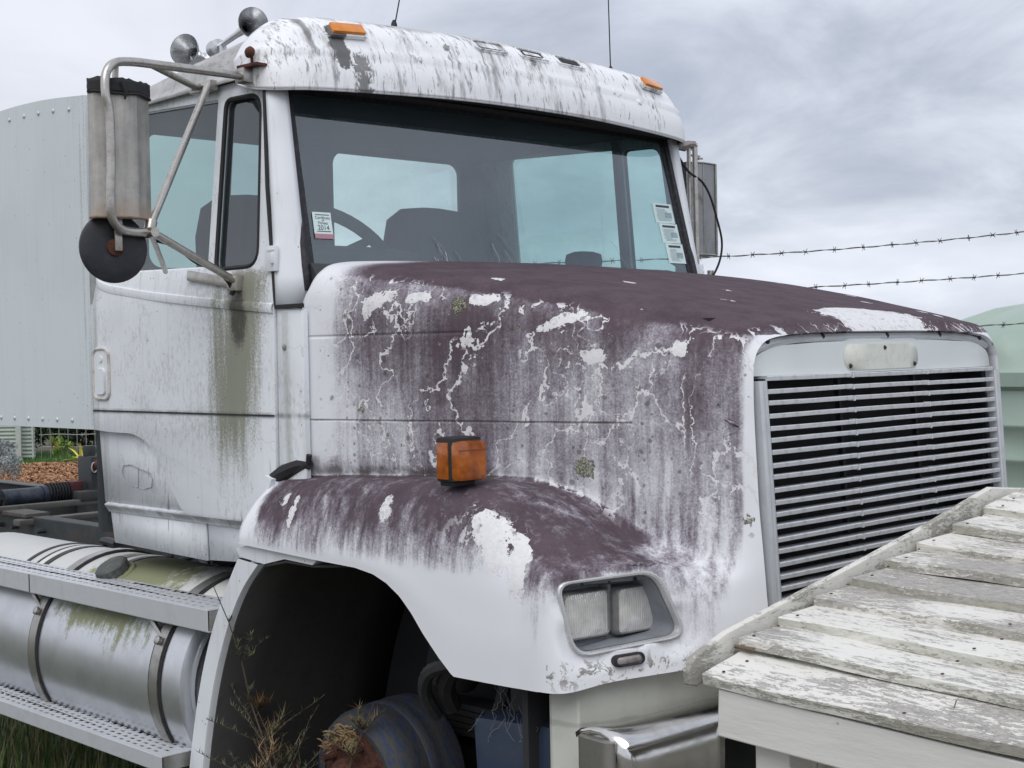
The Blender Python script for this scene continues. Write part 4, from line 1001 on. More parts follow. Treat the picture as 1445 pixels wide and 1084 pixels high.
# cut the two oblong openings at each end
bm = bmesh.new(); bm.from_mesh(top.data)
kill = [f for f in bm.faces if (.665 < abs(f.calc_center_median().y) < .805 or .46 < abs(f.calc_center_median().y) < .61) and .44 < f.calc_center_median().z < .715]
bmesh.ops.delete(bm, geom=kill, context='FACES'); bm.to_mesh(top.data); bm.free()
solid(top, .012, 1)
for s in (-1, 1):
    for ya, yb in ((.662, .808), (.458, .612)):
        b = MB(); b.tube([Vector((bx(q[0])+.002, s*q[0], q[1])) for q in rrect(ya-.006, .38, yb+.006, .715, .03, 4)], .009, 6, closed=True); b.build('opening_rim', MT['chrome'], top)
    b = MB(); b.prism(rpoly([(1.405, s*1.117), (1.512, s*1.117), (1.520, s*1.135), (1.50, s*1.148), (1.415, s*1.140)], .008, 3), 'z', .35, .7465); b.build('rolled_end', MT['steel'], top)
    b = MB(); b.lathe([(.012, 0), (.008, .004)], (1.50, s*.72, .749), (0, 0, 1), 10); b.build('bolt', MT['black'], top)
b = MB(); b.box((1.47, 0, .50), (.04, 1.9, .34)); b.build('bumper_backing', MT['inner'], truck, False)
# number plate low on the bumper, mostly hidden by the shelter
pl = MB(); pl.box((1.600, -.262, .47), (.006, .36, .125), (0, radians(-4), 0), .002); npl = pl.build('number_plate', simple('plate_white', (.62, .63, .60), .4), truck)
b = MB(); b.tube([Vector((1.6045, q[0]-.262, q[1]+.47)) for q in rrect(-.174, -.056, .174, .056, .01, 3)], .0018, 5, closed=True); b.build('plate_border', MT['black'], npl)
text('plate_characters', '10', .105, MT['black'], npl, (1.605, -.15, .467), (0, 1, 0), (0, 0, 1), ext=.001)

# ---- fuel tank with straps, stripes, filler cap
TC = Vector((0, -.815, .575)); TR = .325
b = MB(); b.lathe([(.05, .0), (.22, -.012), (TR-.03, -.012), (TR-.008, -.022), (TR, -.045), (TR, -1.0), (TR, -1.9), (TR-.01, -1.925), (.2, -1.94), (.05, -1.94)], (-.235, TC.y, TC.z), (1, 0, 0), 72)
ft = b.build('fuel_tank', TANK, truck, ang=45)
MB().lathe([(TR-.045, -.006), (TR-.04, 0), (TR-.05, .004), (TR-.06, 0)], (-.242, TC.y, TC.z), (1, 0, 0), 48, False).build('tank_end_seam', TANK, ft)
def band(x0, x1, r, a0, a1, name, mat, parent, n=40, t=.004):
    b = MB(); P = []
    for k in range(n+1):
        a = radians(a0+(a1-a0)*k/n); c, s_ = cos(a), sin(a)
        P.append([Vector((x, TC.y-rr*c, TC.z+rr*s_)) for x, rr in ((x0, r), (x0, r+t), (x1, r+t), (x1, r))])
    b.grid(P); return b.build(name, mat, parent, ang=30)
for x in (-.385, -1.20):
    st_ = band(x-.024, x+.024, TR+.006, -80, 200, 'tank_strap', MT['steel'], ft)
    band(x-.036, x+.036, TR+.001, -30, 120, 'strap_rubber', MT['black'], ft)
    b = MB(); a = radians(26); p = TC+Vector((x, -(TR+.014)*cos(a), (TR+.014)*sin(a))); b.lathe([(.014, 0), (.014, .012), (.007, .016)], p, (0, -cos(a), sin(a)), 12); b.build('strap_bolt', MT['steel'], st_)
BL = simple('stripe_black', (.012, .012, .013), .5); WH = simple('stripe_white', (.66, .66, .62), .5, n=20, amt=.2, dark=(.4, .41, .3))
for x0, x1, m_ in ((-1.18, -1.155, BL), (-1.155, -1.12, WH), (-1.12, -1.09, BL), (-1.62, -1.60, BL), (-1.60, -1.565, WH), (-1.565, -1.53, BL), (-1.70, -1.675, BL)):
    band(x0+.14, x1+.14, TR-.0015, 40, 150, 'stripe', m_, ft, 30, .004)
b = MB(); a = radians(62); nrm_ = Vector((0, -cos(a), sin(a))); p = TC+Vector((-.925, -(TR-.004)*cos(a), (TR-.004)*sin(a)))
b.lathe([(.075, 0), (.072, .008), (.055, .010)], p, nrm_, 28); nb = b.build('filler_neck', TANK, ft)
b = MB(); prof = [(.052, .010), (.056, .012), (.056, .040), (.050, .046), (.02, .047)]; b.lathe(prof, p, nrm_, 28)
for k in range(14): 
    q = p+(Matrix.Rotation(2*pi*k/14, 3, nrm_) @ (Vector((1, 0, 0))*.0565)); b.bar(q+nrm_*.014, q+nrm_*.038, .004, 5)
b.build('filler_cap', simple('old_cap', (.07, .075, .08), .7, n=30, amt=.6, dark=(.17, .18, .12)), ft)

# ---- tread-plate steps above and in front of the tank
def step(name, x0, x1, yo, w, zt, h):
    t = empty(name); t.parent = truck
    holes = []; rows_ = 5; n = int((x1-x0-.06)/.042)
    for r in range(rows_):
        for k in range(n):
            x = x0+.04+k*.042+(r % 2)*.021; y = yo+.024+r*(w-.046)/(rows_-1)
            if x+.016 < x1-.01: holes.append([(x-.009, y-.0058), (x-.0125, y), (x-.009, y+.0058), (x+.009, y+.0058), (x+.0125, y), (x+.009, y-.0058)][::-1])
    P = plate('tread', [[(x0, yo), (x1, yo), (x1, yo+w), (x0, yo+w)]]+holes, MT['alu'], t, lambda u, v: (Vector((u, v, zt)), (0, 0, 1)), .003, smooth=False)
    b = MB(); b.box(((x0+x1)/2, yo-.002, zt-h/2), (x1-x0, .004, h)); b.box(((x0+x1)/2, yo+.008, zt-h), (x1-x0, .02, .004)); bevel(b.build('step_face', MT['alu'], t, False), .0015)
    b = MB(); b.box(((x0+x1)/2, yo+w, zt-h/2), (x1-x0, .004, h)); b.build('step_back', MT['alu'], t, False)
    b = MB(); b.box((x1-.001, yo+w/2, zt-h/2-.001), (.003, w-.006, h-.006)); b.build('step_end', MT['steel'], t, False)
    b = MB(); b.box(((x0+x1)/2, yo+w/2, zt-.035), (x1-x0-.04, w-.04, .01)); b.build('step_underside', MT['inner'], t, False)
    return t
step('upper_step', -2.55, -.088, -1.130, .175, .855, .066)
step('lower_step', -2.55, -.250, -1.200, .150, .402, .048)
for x in (-.36, -1.17):
    b = MB(); b.bar((x-.13, -1.10, .800), (x-.005, -1.10, .705), .010, 6); b.box((x-.15, -1.10, .79), (.06, .05, .004), None); b.build('step_stay', MT['steel'], truck)
b = MB(); b.box((-1.23, -1.1345, .822), (.004, .003, .062)); b.build('step_joint', MT['inner'], truck, False)

# ---- chassis rails, cross members, hydraulics behind the cab
for s in (-1, 1):
    b = MB(); b.prism([(s*.43, .62), (s*.43, .895), (s*.355, .895), (s*.355, .885), (s*.42, .885), (s*.42, .63), (s*.355, .63), (s*.355, .62)], 'x', -6.4, 1.5); rl = b.build('chassis_rail', RAIL, truck, ang=25)
    bevel(rl, .006)
    b = MB(); rr_ = random.Random(3+s)
    for k in range(26):
        x = -.3-k*.14+rr_.uniform(-.03, .03); z = rr_.choice((.70, .76, .84)); b.bar((x, s*.43, z), (x, s*(.43+rr_.uniform(.015, .05)), z), .012, 6)
    tag(b.build('rail_bolts', MT['frame'], rl), kind='stuff')
for x in (-1.45, -3.9, -5.4):
    b = MB(); b.box((x, 0, .77), (.10, .84, .20), None, .01); b.build('cross_member', MT['frame'], truck)
for z, xx, w_ in ((.912, -2.92, .05), (.872, -2.66, .07)):
    b = MB(); b.box((xx, 0, z), (w_, 1.0, .028), None, .006); b.build('cross_bar', simple('grubby_steel', (.16, .155, .14), .6, n=14, amt=.5), truck)
b = MB(); b.box((-2.80, -.40, .900), (.30, .12, .018), None, .004); b.build('packing_plate', simple('grubby_plate', (.15, .14, .125), .7, n=14, amt=.5), truck)
b = MB(); b.tube([(-3.02, -.40, .953), (-3.02, .30, .953)], .042, 14); b.lathe([(.047, 0), (.047, .03)], (-3.02, -.20, .953), (0, 1, 0), 14); b.build('hydraulic_cylinder', simple('navy_cylinder', (.025, .035, .06), .45, n=20, amt=.5, dark=(.16, .17, .19)), truck)
def coil(y0, y1, x, z, R=.050, n=11):
    return [Vector((x+R*cos(2*pi*k/10), y0+(y1-y0)*k/(n*10), z+R*sin(2*pi*k/10))) for k in range(n*10+1)]
for ya, yb, n_ in ((-.17, .0, 11), (-.56, -.42, 8)):
    b = MB(); b.tube(coil(ya, yb, -3.02, .956, .050, n_), .006, 5); b.build('coiled_air_line', MT['black'], truck)
b = MB(); b.box((-3.0, .07, 1.03), (.14, .10, .20), None, .012); b.box((-3.0, .05, .94), (.22, .22, .05), None, .01); b.lathe([(.03, 0), (.034, .03), (.03, .05)], (-3.0, .05, 1.13), (0, 0, 1), 14); b.build('coupling_block', MT['frame'], truck)
b = MB(); b.lathe([(.03, 0), (.036, .02), (.034, .10), (.02, .11)], (-2.95, .045, 1.085), (.5, 1, 0), 14); b.build('red_coupling', simple('red_paint', (.16, .03, .025), .6, n=20, amt=.5), truck)
b = MB(); b.box((-3.0, -.03, .985), (.06, .06, .05), None, .006); b.build('red_bracket', simple('dark_red_paint', (.12, .03, .03), .6, n=20, amt=.5), truck)
b = MB(); b.tube([Vector((-2.925, .035+.014*cos(a), 1.075+.024*sin(a))) for a in [2*pi*k/16 for k in range(16)]], .0035, 6, closed=True); b.build('lifting_ring', MT['alu'], truck)
b = MB(); b.tube(spline([(-1.65, -.40, .72), (-2.1, -.56, .70), (-2.6, -.60, .60), (-3.2, -.5, .5)], 6), .045, 10); b.build('shock_absorber', HOSE, truck)
rr_ = random.Random(11)
for k in range(12):
    x = -.25-rr_.random()*1.5; p = [Vector((x, -.47-rr_.random()*.08, .86-rr_.random()*.16))]
    for q in range(4): p.append(p[-1]+Vector((rr_.uniform(-.25, .05), rr_.uniform(-.05, .05), rr_.uniform(-.06, .05))))
    b = MB(); b.tube(spline(p, 6), rr_.uniform(.008, .02), 6); b.build('air_line', HOSE, truck)
b = MB(); b.box((-.55, -.62, .905), (.62, .14, .02), (0, 0, .05)); b.box((-.75, -.60, .885), (.12, .1, .03)); b.build('tank_bracket', MT['inner'], truck, False)
b = MB(); b.box((.3, 0, .75), (1.9, .6, .5)); b.build('engine_block', MT['inner'], truck, False)

# ---- side fairing panel behind the cab
tp = [(-2.9, 2.42), (-2.5, 2.487), (-2.1, 2.520), (-1.64, 2.545), (-1.3, 2.540), (-.985, 2.515)]
fo = [(-2.9, 1.362), (-.985, 1.362)]+[tuple(p)[:2] for p in spline([Vector((a, c, 0)) for a, c in tp[::-1]], 5)]
fp = plate('side_fairing', [fo], PANEL, truck, lambda u, v: (Vector((u, -1.004+.0, v)), (0, -1, 0)), .03, cuts=(1.6, 1.9, 2.2), smooth=False); bevel(fp, .003)
RV = [(x, 1.392) for x in [-1.02-.112*k for k in range(1, 17)]]
pts = spline([Vector((a, c, 0)) for a, c in tp[::-1]], 40); acc = 0; last = pts[0]
for p in pts:
    if (p-last).length > .11: RV.append((p.x, p.y-.045)); last = p
b = MB(); b.lathe([(.0085, 0), (.0078, .003), (.004, .0055), (.001, .006)], (0, 0, 0), (0, -1, 0), 10)
bmesh.ops.recalc_face_normals(b.b, faces=b.b.faces); rme = bpy.data.meshes.new('rivet'); b.b.to_mesh(rme); b.b.free(); rme.materials.append(MT['alu'].m); rme.shade_smooth()
for x, z in RV:
    o = bpy.data.objects.new('rivet', rme); col.objects.link(o); o.parent = fp; o.location = (x, -1.004, z)
b = MB(); b.box((-1.9, -.96, 1.9), (1.7, .03, .05)); b.box((-2.85, -.96, 1.6), (.05, .05, 1.5)); b.build('fairing_frame', MT['frame'], truck, False)

# ---- mirrors
def mirror(s):
    arm = empty('mirror_assembly'); arm.parent = truck
    Y = lambda y: s*abs(y)
    b = MB(); xs = .0
    loop = [(-.025, 1.005, 2.436), (-.01, 1.12, 2.432), (.0, 1.30, 2.428), (.01, 1.39, 2.424), (.02, 1.45, 2.412), (.03, 1.482, 2.378), (.035, 1.488, 2.325), (.036, 1.478, 2.27), (.034, 1.476, 2.15), (.032, 1.480, 2.03), (.026, 1.472, 1.985), (.015, 1.44, 1.960), (.0, 1.39, 1.955), (-.008, 1.335, 1.958)]
    b.tube(spline([(x, Y(y), z) for x, y, z in loop], 6), .0125, 10); b.build('loop_arm', MT['tube'], arm)
    for a, c, r in (((-.22, 1.0, 2.435), (-.012, 1.330, 1.985), .0115), ((-.008, 1.335, 1.960), (-.075, 1.025, 1.835), .0115), ((-.008, 1.335, 1.955), (-.36, 1.08, 1.872), .008), ((.0, 1.33, 2.428), (-.31, .985, 2.445), .0105)):
        b = MB(); b.tube([(a[0], Y(a[1]), a[2]), (c[0], Y(c[1]), c[2])], r, 10); b.build('stay', MT['tube'], arm)
    b = MB(); b.tube([(-.012, Y(1.330), 1.99), (-.006, Y(1.345), 1.945)], .017, 10); b.lathe([(.014, -.03), (.018, 0), (.014, .03)], (-.006, Y(1.34), 1.956), (1, 0, 0), 12); b.build('stay_clamp', MT['tube'], arm)
    b = MB(); b.box((-.22, Y(1.0), 1.842), (.28, .014, .032), (0, radians(8), 0), .004); b.box((-.085, Y(1.01), 1.825), (.05, .03, .05), None, .006); b.build('lower_bracket', MT['tube'], arm)
    b = MB(); b.box((-.30, Y(.965), 2.446), (.12, .03, .032), None, .005); b.lathe([(.008, 0), (.008, .012)], (-.33, Y(.98), 2.446), (0, s, 0), 8); b.lathe([(.008, 0), (.008, .012)], (-.28, Y(.98), 2.446), (0, s, 0), 8); b.build('upper_bracket', MT['tube'], arm)
    b = MB(); b.box((-.03, Y(.99), 2.438), (.05, .05, .045), None, .008); b.build('corner_bracket', MT['steel'], arm)
    b = MB(); b.box((.0, Y(.975), 2.463), (.09, .07, .008), (0, 0, .1)); b.build('rusty_tab', RUST, arm, False)
    b = MB(); b.lathe([(.003, 0), (.016, .004), (.018, .012), (.012, .02), (.004, .022)], (-.005, Y(.983), 2.503), (.2, s, .1), 14); b.tube([(-.005, Y(.985), 2.495), (-.002, Y(.985), 2.462)], .005, 6); b.build('rusty_cap', RUST, arm)
    # mirror head: folded steel shell, glass to the rear, torn rubber round its top
    y0_, y1_ = 1.326, 1.500; xf = .012
    hd = empty('mirror_head'); hd.parent = arm
    sec_ = [(xf-.055, y0_), (xf-.03, y0_), (xf, y0_+.055), (xf+.004, y1_-.075), (xf-.026, y1_-.002), (xf-.055, y1_)]
    ms = Mat('stained_steel_shell', rough=.42, metal=.55); x, y, z = ms.xyz(); n = ms.noise(9, 4, .6); st = ms.noise(30, 3, .6, k=(1, 1, .08)); f = ms.noise(90, 3, .7)
    c_ = ms.mix((n*.6+st*.5).st(.4, .7), (.50, .48, .44), (.30, .29, .275)); c_ = ms.mix((z.st(2.10, 2.0)+(n-.5)*1.4).st(.5, 1.0)*.45, c_, (.42, .30, .21)); c_ = ms.mix(f.st(.62, .7)*.3, c_, (.15, .12, .1))
    ms.set('Base Color', c_); ms.bump(n+f*.1, .006, .5)
    b = MB(); b.grid([[Vector((x, Y(y), z)) for x, y in sec_] for z in (1.992, 2.1, 2.2, 2.3, 2.368)]); b.face([Vector((x, Y(y), 2.368)) for x, y in sec_]); b.face([Vector((x, Y(y), 1.992)) for x, y in sec_]); b.build('shell', ms, hd, weld=.0004, ang=20)
    b = MB(); b.box((xf-.0575, Y((y0_+y1_)/2), 2.18), (.004, .168, .368)); b.build('mirror_glass', Mat('mirror_silver', (.8, .8, .8), .03, 1.), hd, False)
    b = MB(); b.tube([Vector((x, Y(y), 1.993)) for x, y in sec_], .004, 6); b.build('shell_edge', simple('rusty_edge', (.2, .14, .1), .7, n=50, amt=.6), hd)
    if s < 0:
        rr_ = random.Random(5); b = MB(); P = []
        for k in range(5):
            P.append([Vector((x+.005*(1 if x > -.0 else .5)+rr_.uniform(-.001, .003), Y(y)+(-.003 if y > 1.4 else .003)*s*-1, 2.372-.010*k+(rr_.uniform(-.003, .003) if k in (0, 4) else 0)+.0015*sin(y*90+k))) for x, y in [(a[0], a[1]) for a in [tuple(v)[:2] for v in spline([Vector((p[0], p[1], 0)) for p in sec_], 5)]]])
        b.grid(P); solid(b.build('torn_rubber_hood', MT['black'], hd, ang=60), .004)
        b = MB(); b.tube(spline([Vector((x+.008, Y(y), 2.332+.003*sin(y*60))) for x, y in sec_], 5), .0035, 6); b.tube([(xf+.012, Y(1.43), 2.362), (xf+.016, Y(1.422), 2.335), (xf+.014, Y(1.425), 2.315)], [.008, .007, .003], 6); b.build('hood_tie', MT['black'], hd)
    b = MB(); b.bar((xf-.035, Y(1.425), 2.38), (xf-.03, Y(1.425), 2.43), .009, 8); b.bar((xf-.035, Y(1.425), 2.0), (xf-.03, Y(1.425), 1.95), .009, 8); b.build('pivot', MT['tube'], hd)
    # round convex mirror below, its black back towards the front
    cx_ = Vector((-.035, Y(1.436), 1.912))
    bk = simple('scuffed_black_dish', (.016, .017, .024), .45, n=20, amt=.35, dark=(.07, .065, .06))
    b = MB(); b.lathe([(.094, -.012), (.098, -.006), (.0975, .0), (.092, .003), (.06, .007), (.03, .010), (.005, .0105)], cx_, (1, .12*s, .02), 44); rm = b.build('round_mirror', bk, arm)
    b = MB(); b.lathe([(.026, .006), (.024, .018), (.014, .022), (.004, .022)], cx_, (1, .12*s, .02), 16); b.build('rusty_boss', RUST, rm)
    b = MB(); b.box(cx_+Vector((.026, 0, .035)), (.006, .022, .09), (0, 0, 0), .002); b.build('strap', MT['tube'], rm)
    if s < 0:
        b = MB(); b.tube(spline([(-.03, -1.30, 1.938), (-.05, -1.23, 1.925), (-.075, -1.15, 1.885), (-.085, -1.09, 1.868), (-.088, -1.04, 1.840), (-.09, -1.015, 1.805), (-.092, -1.02, 1.790)], 6), .0075, 8); b.build('loose_cable', MT['black'], arm)
    return arm
mirror(-1)
def mirror_far():
    arm = empty('mirror_assembly'); arm.parent = truck
    b = MB(); b.tube([(.03, 1.065, 2.392), (.03, 1.065, 1.92)], .011, 10); b.tube([(.012, 1.048, 2.39), (.012, 1.048, 1.93)], .008, 8); b.tube(spline([(-.02, .96, 2.395), (0, 1.01, 2.405), (.03, 1.075, 2.398)], 5), .013, 8); b.build('upright', MT['tube'], arm)
    b = MB(); rr_ = random.Random(2); b.tube([Vector((-.02+.01*k, .965+.02*k, 2.400+rr_.uniform(-.006, .006))) for k in range(6)], [.016, .02, .016, .021, .015, .014], 7); b.build('taped_joint', simple('old_tape', (.28, .26, .24), .8, n=60, amt=.7), arm)
    b = MB(); b.tube(spline([(.0, .95, 1.94), (.0, 1.06, 1.90), (.0, 1.15, 1.885), (.0, 1.19, 1.895)], 5), .010, 8); b.lathe([(.014, -.012), (.014, .012)], (.0, 1.19, 1.90), (0, 0, 1), 10); b.build('lower_arm', MT['tube'], arm)
    b = MB(); b.tube([(.0, 1.08, 2.368), (.0, 1.09, 2.36), (.0, 1.15, 2.357)], .004, 6); b.bar((.0, 1.128, 2.35), (.0, 1.128, 2.368), .006, 8); b.bar((0, 1.09, 2.395), (0, 1.10, 2.395), .012, 8); b.build('top_pin', MT['tube'], arm)
    hd = empty('mirror_head'); hd.parent = arm
    sh = simple('grey_steel_shell', (.30, .30, .30), .3, .7, n=8, amt=.4, dark=(.12, .12, .13))
    sec_ = [(-.07, 1.082), (-.03, 1.084), (.0, 1.152), (-.005, 1.238), (-.03, 1.246), (-.07, 1.248)]
    b = MB(); b.grid([[Vector((x, y, z)) for x, y in sec_] for z in (1.972, 2.1, 2.2, 2.343)]); b.face([Vector((x, y, 2.343)) for x, y in sec_]); b.face([Vector((x, y, 1.972)) for x, y in sec_]); b.build('shell', sh, hd, weld=.0004, ang=20)
    b = MB()
    for z in (1.975, 2.341): b.tube([Vector((x+.001, y, z)) for x, y in sec_[1:5]], .004, 6)
    b.tube([(-.002, 1.2385, 1.975), (-.002, 1.2385, 2.341)], .004, 6); b.tube([(.001, 1.152, 1.975), (.001, 1.152, 2.341)], .0022, 6); b.build('shell_frame', MT['steel'], hd)
    b = MB(); b.box((-.072, 1.165, 2.158), (.004, .15, .35)); b.build('mirror_glass', Mat('mirror_silver', (.8, .8, .8), .03, 1.), hd, False)
    b = MB(); b.tube(spline([(.02, .96, 2.368), (.02, .99, 2.335), (.03, 1.03, 2.29), (.04, 1.09, 2.26), (.04, 1.14, 2.21), (.04, 1.18, 2.13), (.04, 1.215, 2.03), (.03, 1.212, 1.95), (.02, 1.17, 1.88), (.02, 1.10, 1.83), (.01, 1.0, 1.84)], 8), .0048, 6); b.build('loose_cable', MT['black'], arm)
mirror_far()

# ---- air horns and aerials on the roof
for bell, tail in (((-.50, -.685, 2.712), (-.84, -.62, 2.665)), ((-.83, -.70, 2.700), (-1.03, -.56, 2.62))):
    pass
def horn(mouth, d, L, R):
    d = Vector(d).normalized(); o = Vector(mouth)
    hc = simple('tarnished_horn_chrome', (.60, .61, .62), .25, .9, n=24, amt=.5, dark=(.2, .2, .2))
    b = MB(); b.lathe([(R, 0), (R*1.02, -.004), (R*.97, -.012), (R*.72, -.035), (R*.45, -.07), (R*.30, -.11), (R*.22, -.2*L/.4), (R*.18, -L), (.03, -L-.005), (.034, -L-.05), (.01, -L-.06)], o, d, 32, False)
    P = [(R*.98, 0), (R*.8, -.018), (R*.5, -.045), (R*.3, -.075), (.01, -.10)]; b.lathe(P, o, d, 32, False)
    h = b.build('air_horn', hc, truck, ang=60)
    b = MB(); p = o-d*(L*.9); b.tube([p, Vector((p.x, p.y, 2.56))], .012, 8); b.box((p.x, p.y, 2.585), (.08, .05, .03), None, .006); b.build('horn_foot', MT['alu'], h)
horn((-.47, -.655, 2.722), (1, -.28, .02), .38, .052)
horn((-.89, -.665, 2.700), (.50, -1, .10), .14, .056)
b = MB(); b.lathe([(.03, 0), (.045, .02), (.045, .12), (.03, .14)], (-.95, -.62, 2.665), (-.6, .8, 0), 16); b.build('horn_compressor', MT['alu'], truck)
for p0, p1 in (((-.02, -.42, 2.655), (.05, -.36, 3.1)), ((-.02, .632, 2.635), (-.02, .615, 3.5))):
    b = MB(); b.tube([p0, p1], [.0025, .0016], 5); b.lathe([(.012, 0), (.009, .02), (.004, .03)], p0, (0, 0, 1), 10); b.build('aerial', MT['black'], truck)

# ================================================================== GROUND AND SURROUNDINGS
Fh = Vector((cos(YAW), sin(YAW), 0)); Rh = Vector((sin(YAW), -cos(YAW), 0))
def spot(lat, d, z=0.): return Vector((CAM.x, CAM.y, 0)) + Fh*d + Rh*lat + Vector((0, 0, z))
def mat_ground():
    m = Mat('rough_grassland', rough=.95); n = m.noise(.6, 5, .6); f = m.noise(14, 5, .7); 
    c = m.mix(f.st(.35, .65), (.055, .060, .032), (.10, .098, .062)); c = m.mix(n.st(.5, .65)*.6, c, (.13, .115, .085))
    gx_, gy_, gz_ = m.xyz(); c = m.mix(gx_.st(.9, 1.6)*gy_.st(2.5, 1.5)*f.st(.3, .5), c, (.17, .155, .13))
    m.set('Base Color', c); m.bump(f, .03, .8); return m
b = MB(); G = []
gr_ = random.Random(4)
axis = [-900, -300, -120, -60, -35]+[-25+1.25*k for k in range(41)]+[30, 45, 80, 200, 600]
b.grid([[Vector((x, y, -.03+(.03*sin(x*1.3)*cos(y*1.7) if abs(x) < 26 and abs(y) < 26 else 0))) for y in axis] for x in axis])
tag(b.build('ground', mat_ground(), None), 'rough grassy yard ground', None, None, 'structure')
leafm = []
def mat_leaf(name, c1, c2, rough=.6):
    m = Mat(name, rough=rough); r = m.rnd(); n = m.noise(7, 3, .6); m.set('Base Color', m.mix(n.st(.35, .65), c1, c2)); return m
GRASS = mat_leaf('grass_blades', (.05, .11, .025), (.14, .19, .055)); DRY = mat_leaf('dry_stalks', (.22, .11, .06), (.34, .25, .13))
DKG = mat_leaf('dark_needles', (.06, .09, .04), (.14, .16, .07)); 
def blades(name, region, n, h, mat, seed, w=.004, lean=.5):
    rr = random.Random(seed); V = []; Fc = []
    for k in range(n):
        x, y = region(rr); a = rr.random()*6.28; hh = h*rr.uniform(.35, 1.1); l = rr.random()*lean*hh; dx, dy = cos(a)*l, sin(a)*l; wx, wy = -sin(a)*w, cos(a)*w
        z = -.04; i = len(V)
        V += [(x-wx, y-wy, z), (x+wx, y+wy, z), (x+dx*.35+wx*.8, y+dy*.35+wy*.8, z+hh*.55), (x+dx*.35-wx*.8, y+dy*.35-wy*.8, z+hh*.55), (x+dx, y+dy, z+hh)]
        Fc += [(i, i+1, i+2, i+3), (i+3, i+2, i+4)]
    me = bpy.data.meshes.new(name); me.from_pydata(V, [], Fc); return mob(name, me, mat, None, False)
tag(blades('grass', lambda r: (r.uniform(-5.5, 1.4), r.uniform(-3.0, .6)), 26000, .17, GRASS, 1), 'long green grass growing under and beside the truck', None, None, 'stuff')
tag(blades('dry_grass', lambda r: (r.uniform(-5.5, 1.4), r.uniform(-3.0, .4)), 5000, .20, DRY, 2, .0022, .8), 'dry brown stalks among the grass', None, None, 'stuff')

DK2 = mat_leaf('grey_green_needles', (.035, .05, .03), (.085, .10, .06))
# ---- weeds growing up through the wheel arch
def weed(name, base, H, seed, mats, label, spread=.5, nb=9, needle=.035):
    rr = random.Random(seed); root = tag(empty(name, base), label, 'weed', 'weeds growing in the wheel arch')
    stem = MB(); V = []; Fc = []; V2 = []; F2 = []
    def path(p, d, L, n):
        out = [p]; 
        for k in range(n):
            d = (d+Vector((rr.uniform(-.22, .22), rr.uniform(-.22, .22), rr.uniform(-.08, .16)))).normalized(); out.append(out[-1]+d*L/n)
        return out
    mainp = path(Vector((0, 0, -.02)), Vector((rr.uniform(-.1, .1), rr.uniform(-.1, .1), 1)), H, 8); stem.tube(mainp, [.0048*(1-.75*k/8) for k in range(9)], 5)
    tw = [mainp]
    for k in range(nb):
        t = rr.uniform(.2, .95); i = int(t*8); p = mainp[i]; a = rr.random()*6.28
        q = path(p, Vector((cos(a), sin(a), rr.uniform(.3, 1.2))), H*spread*rr.uniform(.25, .6)*(1.2-t), 5); stem.tube(q, [.0022*(1-.7*j/5) for j in range(6)], 4); tw.append(q)
    for q in tw:
        for j in range(len(q)-1):
            for m_ in range(10 if q is not mainp else 6):
                p = q[j].lerp(q[j+1], rr.random()); a = rr.random()*6.28; e = Vector((cos(a), sin(a), rr.uniform(.1, 1.4))).normalized()*needle*rr.uniform(.5, 1.3)
                w = Vector((-sin(a), cos(a), 0))*.0015; VV, FF = (V, Fc) if rr.random() < .6 else (V2, F2); n0 = len(VV)
                VV += [p-w, p+w, p+e]; FF.append((n0, n0+1, n0+2))
    stem.build('stem', simple('woody_stem', (.10, .075, .055), .9), root)
    for nm, v, f, mt in (('leaves', V, Fc, mats[0]), ('dry_leaves', V2, F2, mats[1])):
        me = bpy.data.meshes.new(nm); me.from_pydata(v, [], f); tag(mob(nm, me, mt, root, False), kind='stuff')
    return root
weed('weed', (.19, -1.00, 0), 1.02, 3, (DK2, DKG), 'tallest dark needle-leaved weed standing inside the wheel arch', .6, 22, .022)
weed('weed', (.14, -1.08, 0), .70, 8, (DRY, DKG), 'thin reddish weed nearest the rear edge of the wheel arch', .6, 15, .05)
weed('weed', (.27, -1.10, 0), .60, 12, (DRY, DRY), 'dry orange-brown weed tuft beside the blue brake drum', .9, 14, .05)
weed('weed', (.33, -1.00, 0), .66, 15, (DKG, DRY), 'short green and brown weed behind the dry tuft', .8, 12, .035)
weed('weed', (.04, -1.12, 0), .42, 21, (mat_leaf('pale_needles', (.12, .16, .05), (.2, .2, .09)), DKG), 'pale green weed leaning before the arch edge strip', .8, 8, .06)
weed('weed', (.80, -1.06, 0), .30, 27, (DRY, DKG), 'small dry weed beside the dark blue cover', .8, 7, .04)
# dry grass caught on the hub
rr = random.Random(9); V = []; Fc = []
for k in range(260):
    a = radians(rr.uniform(75, 150)); r = rr.uniform(.12, .165); p = Vector((.315+r*cos(a), -.73-rr.uniform(.165, .19), .365+r*sin(a))); e = Vector((rr.uniform(-1, 1), rr.uniform(-.8, .2), rr.uniform(-.6, .6))).normalized()*rr.uniform(.015, .04); w = Vector((0, 0, .0009)); i = len(V)
    V += [p-w, p+w, p+e*.6+Vector((0, 0, .006)), p+e]; Fc += [(i, i+1, i+2), (i+1, i+3, i+2)]
me = bpy.data.meshes.new('dry_grass_clump'); me.from_pydata(V, [], Fc)
tag(mob('dry_grass_clump', me, DRY, None, False), 'tuft of dead grass caught on the rusty wheel hub', None, None, 'stuff')
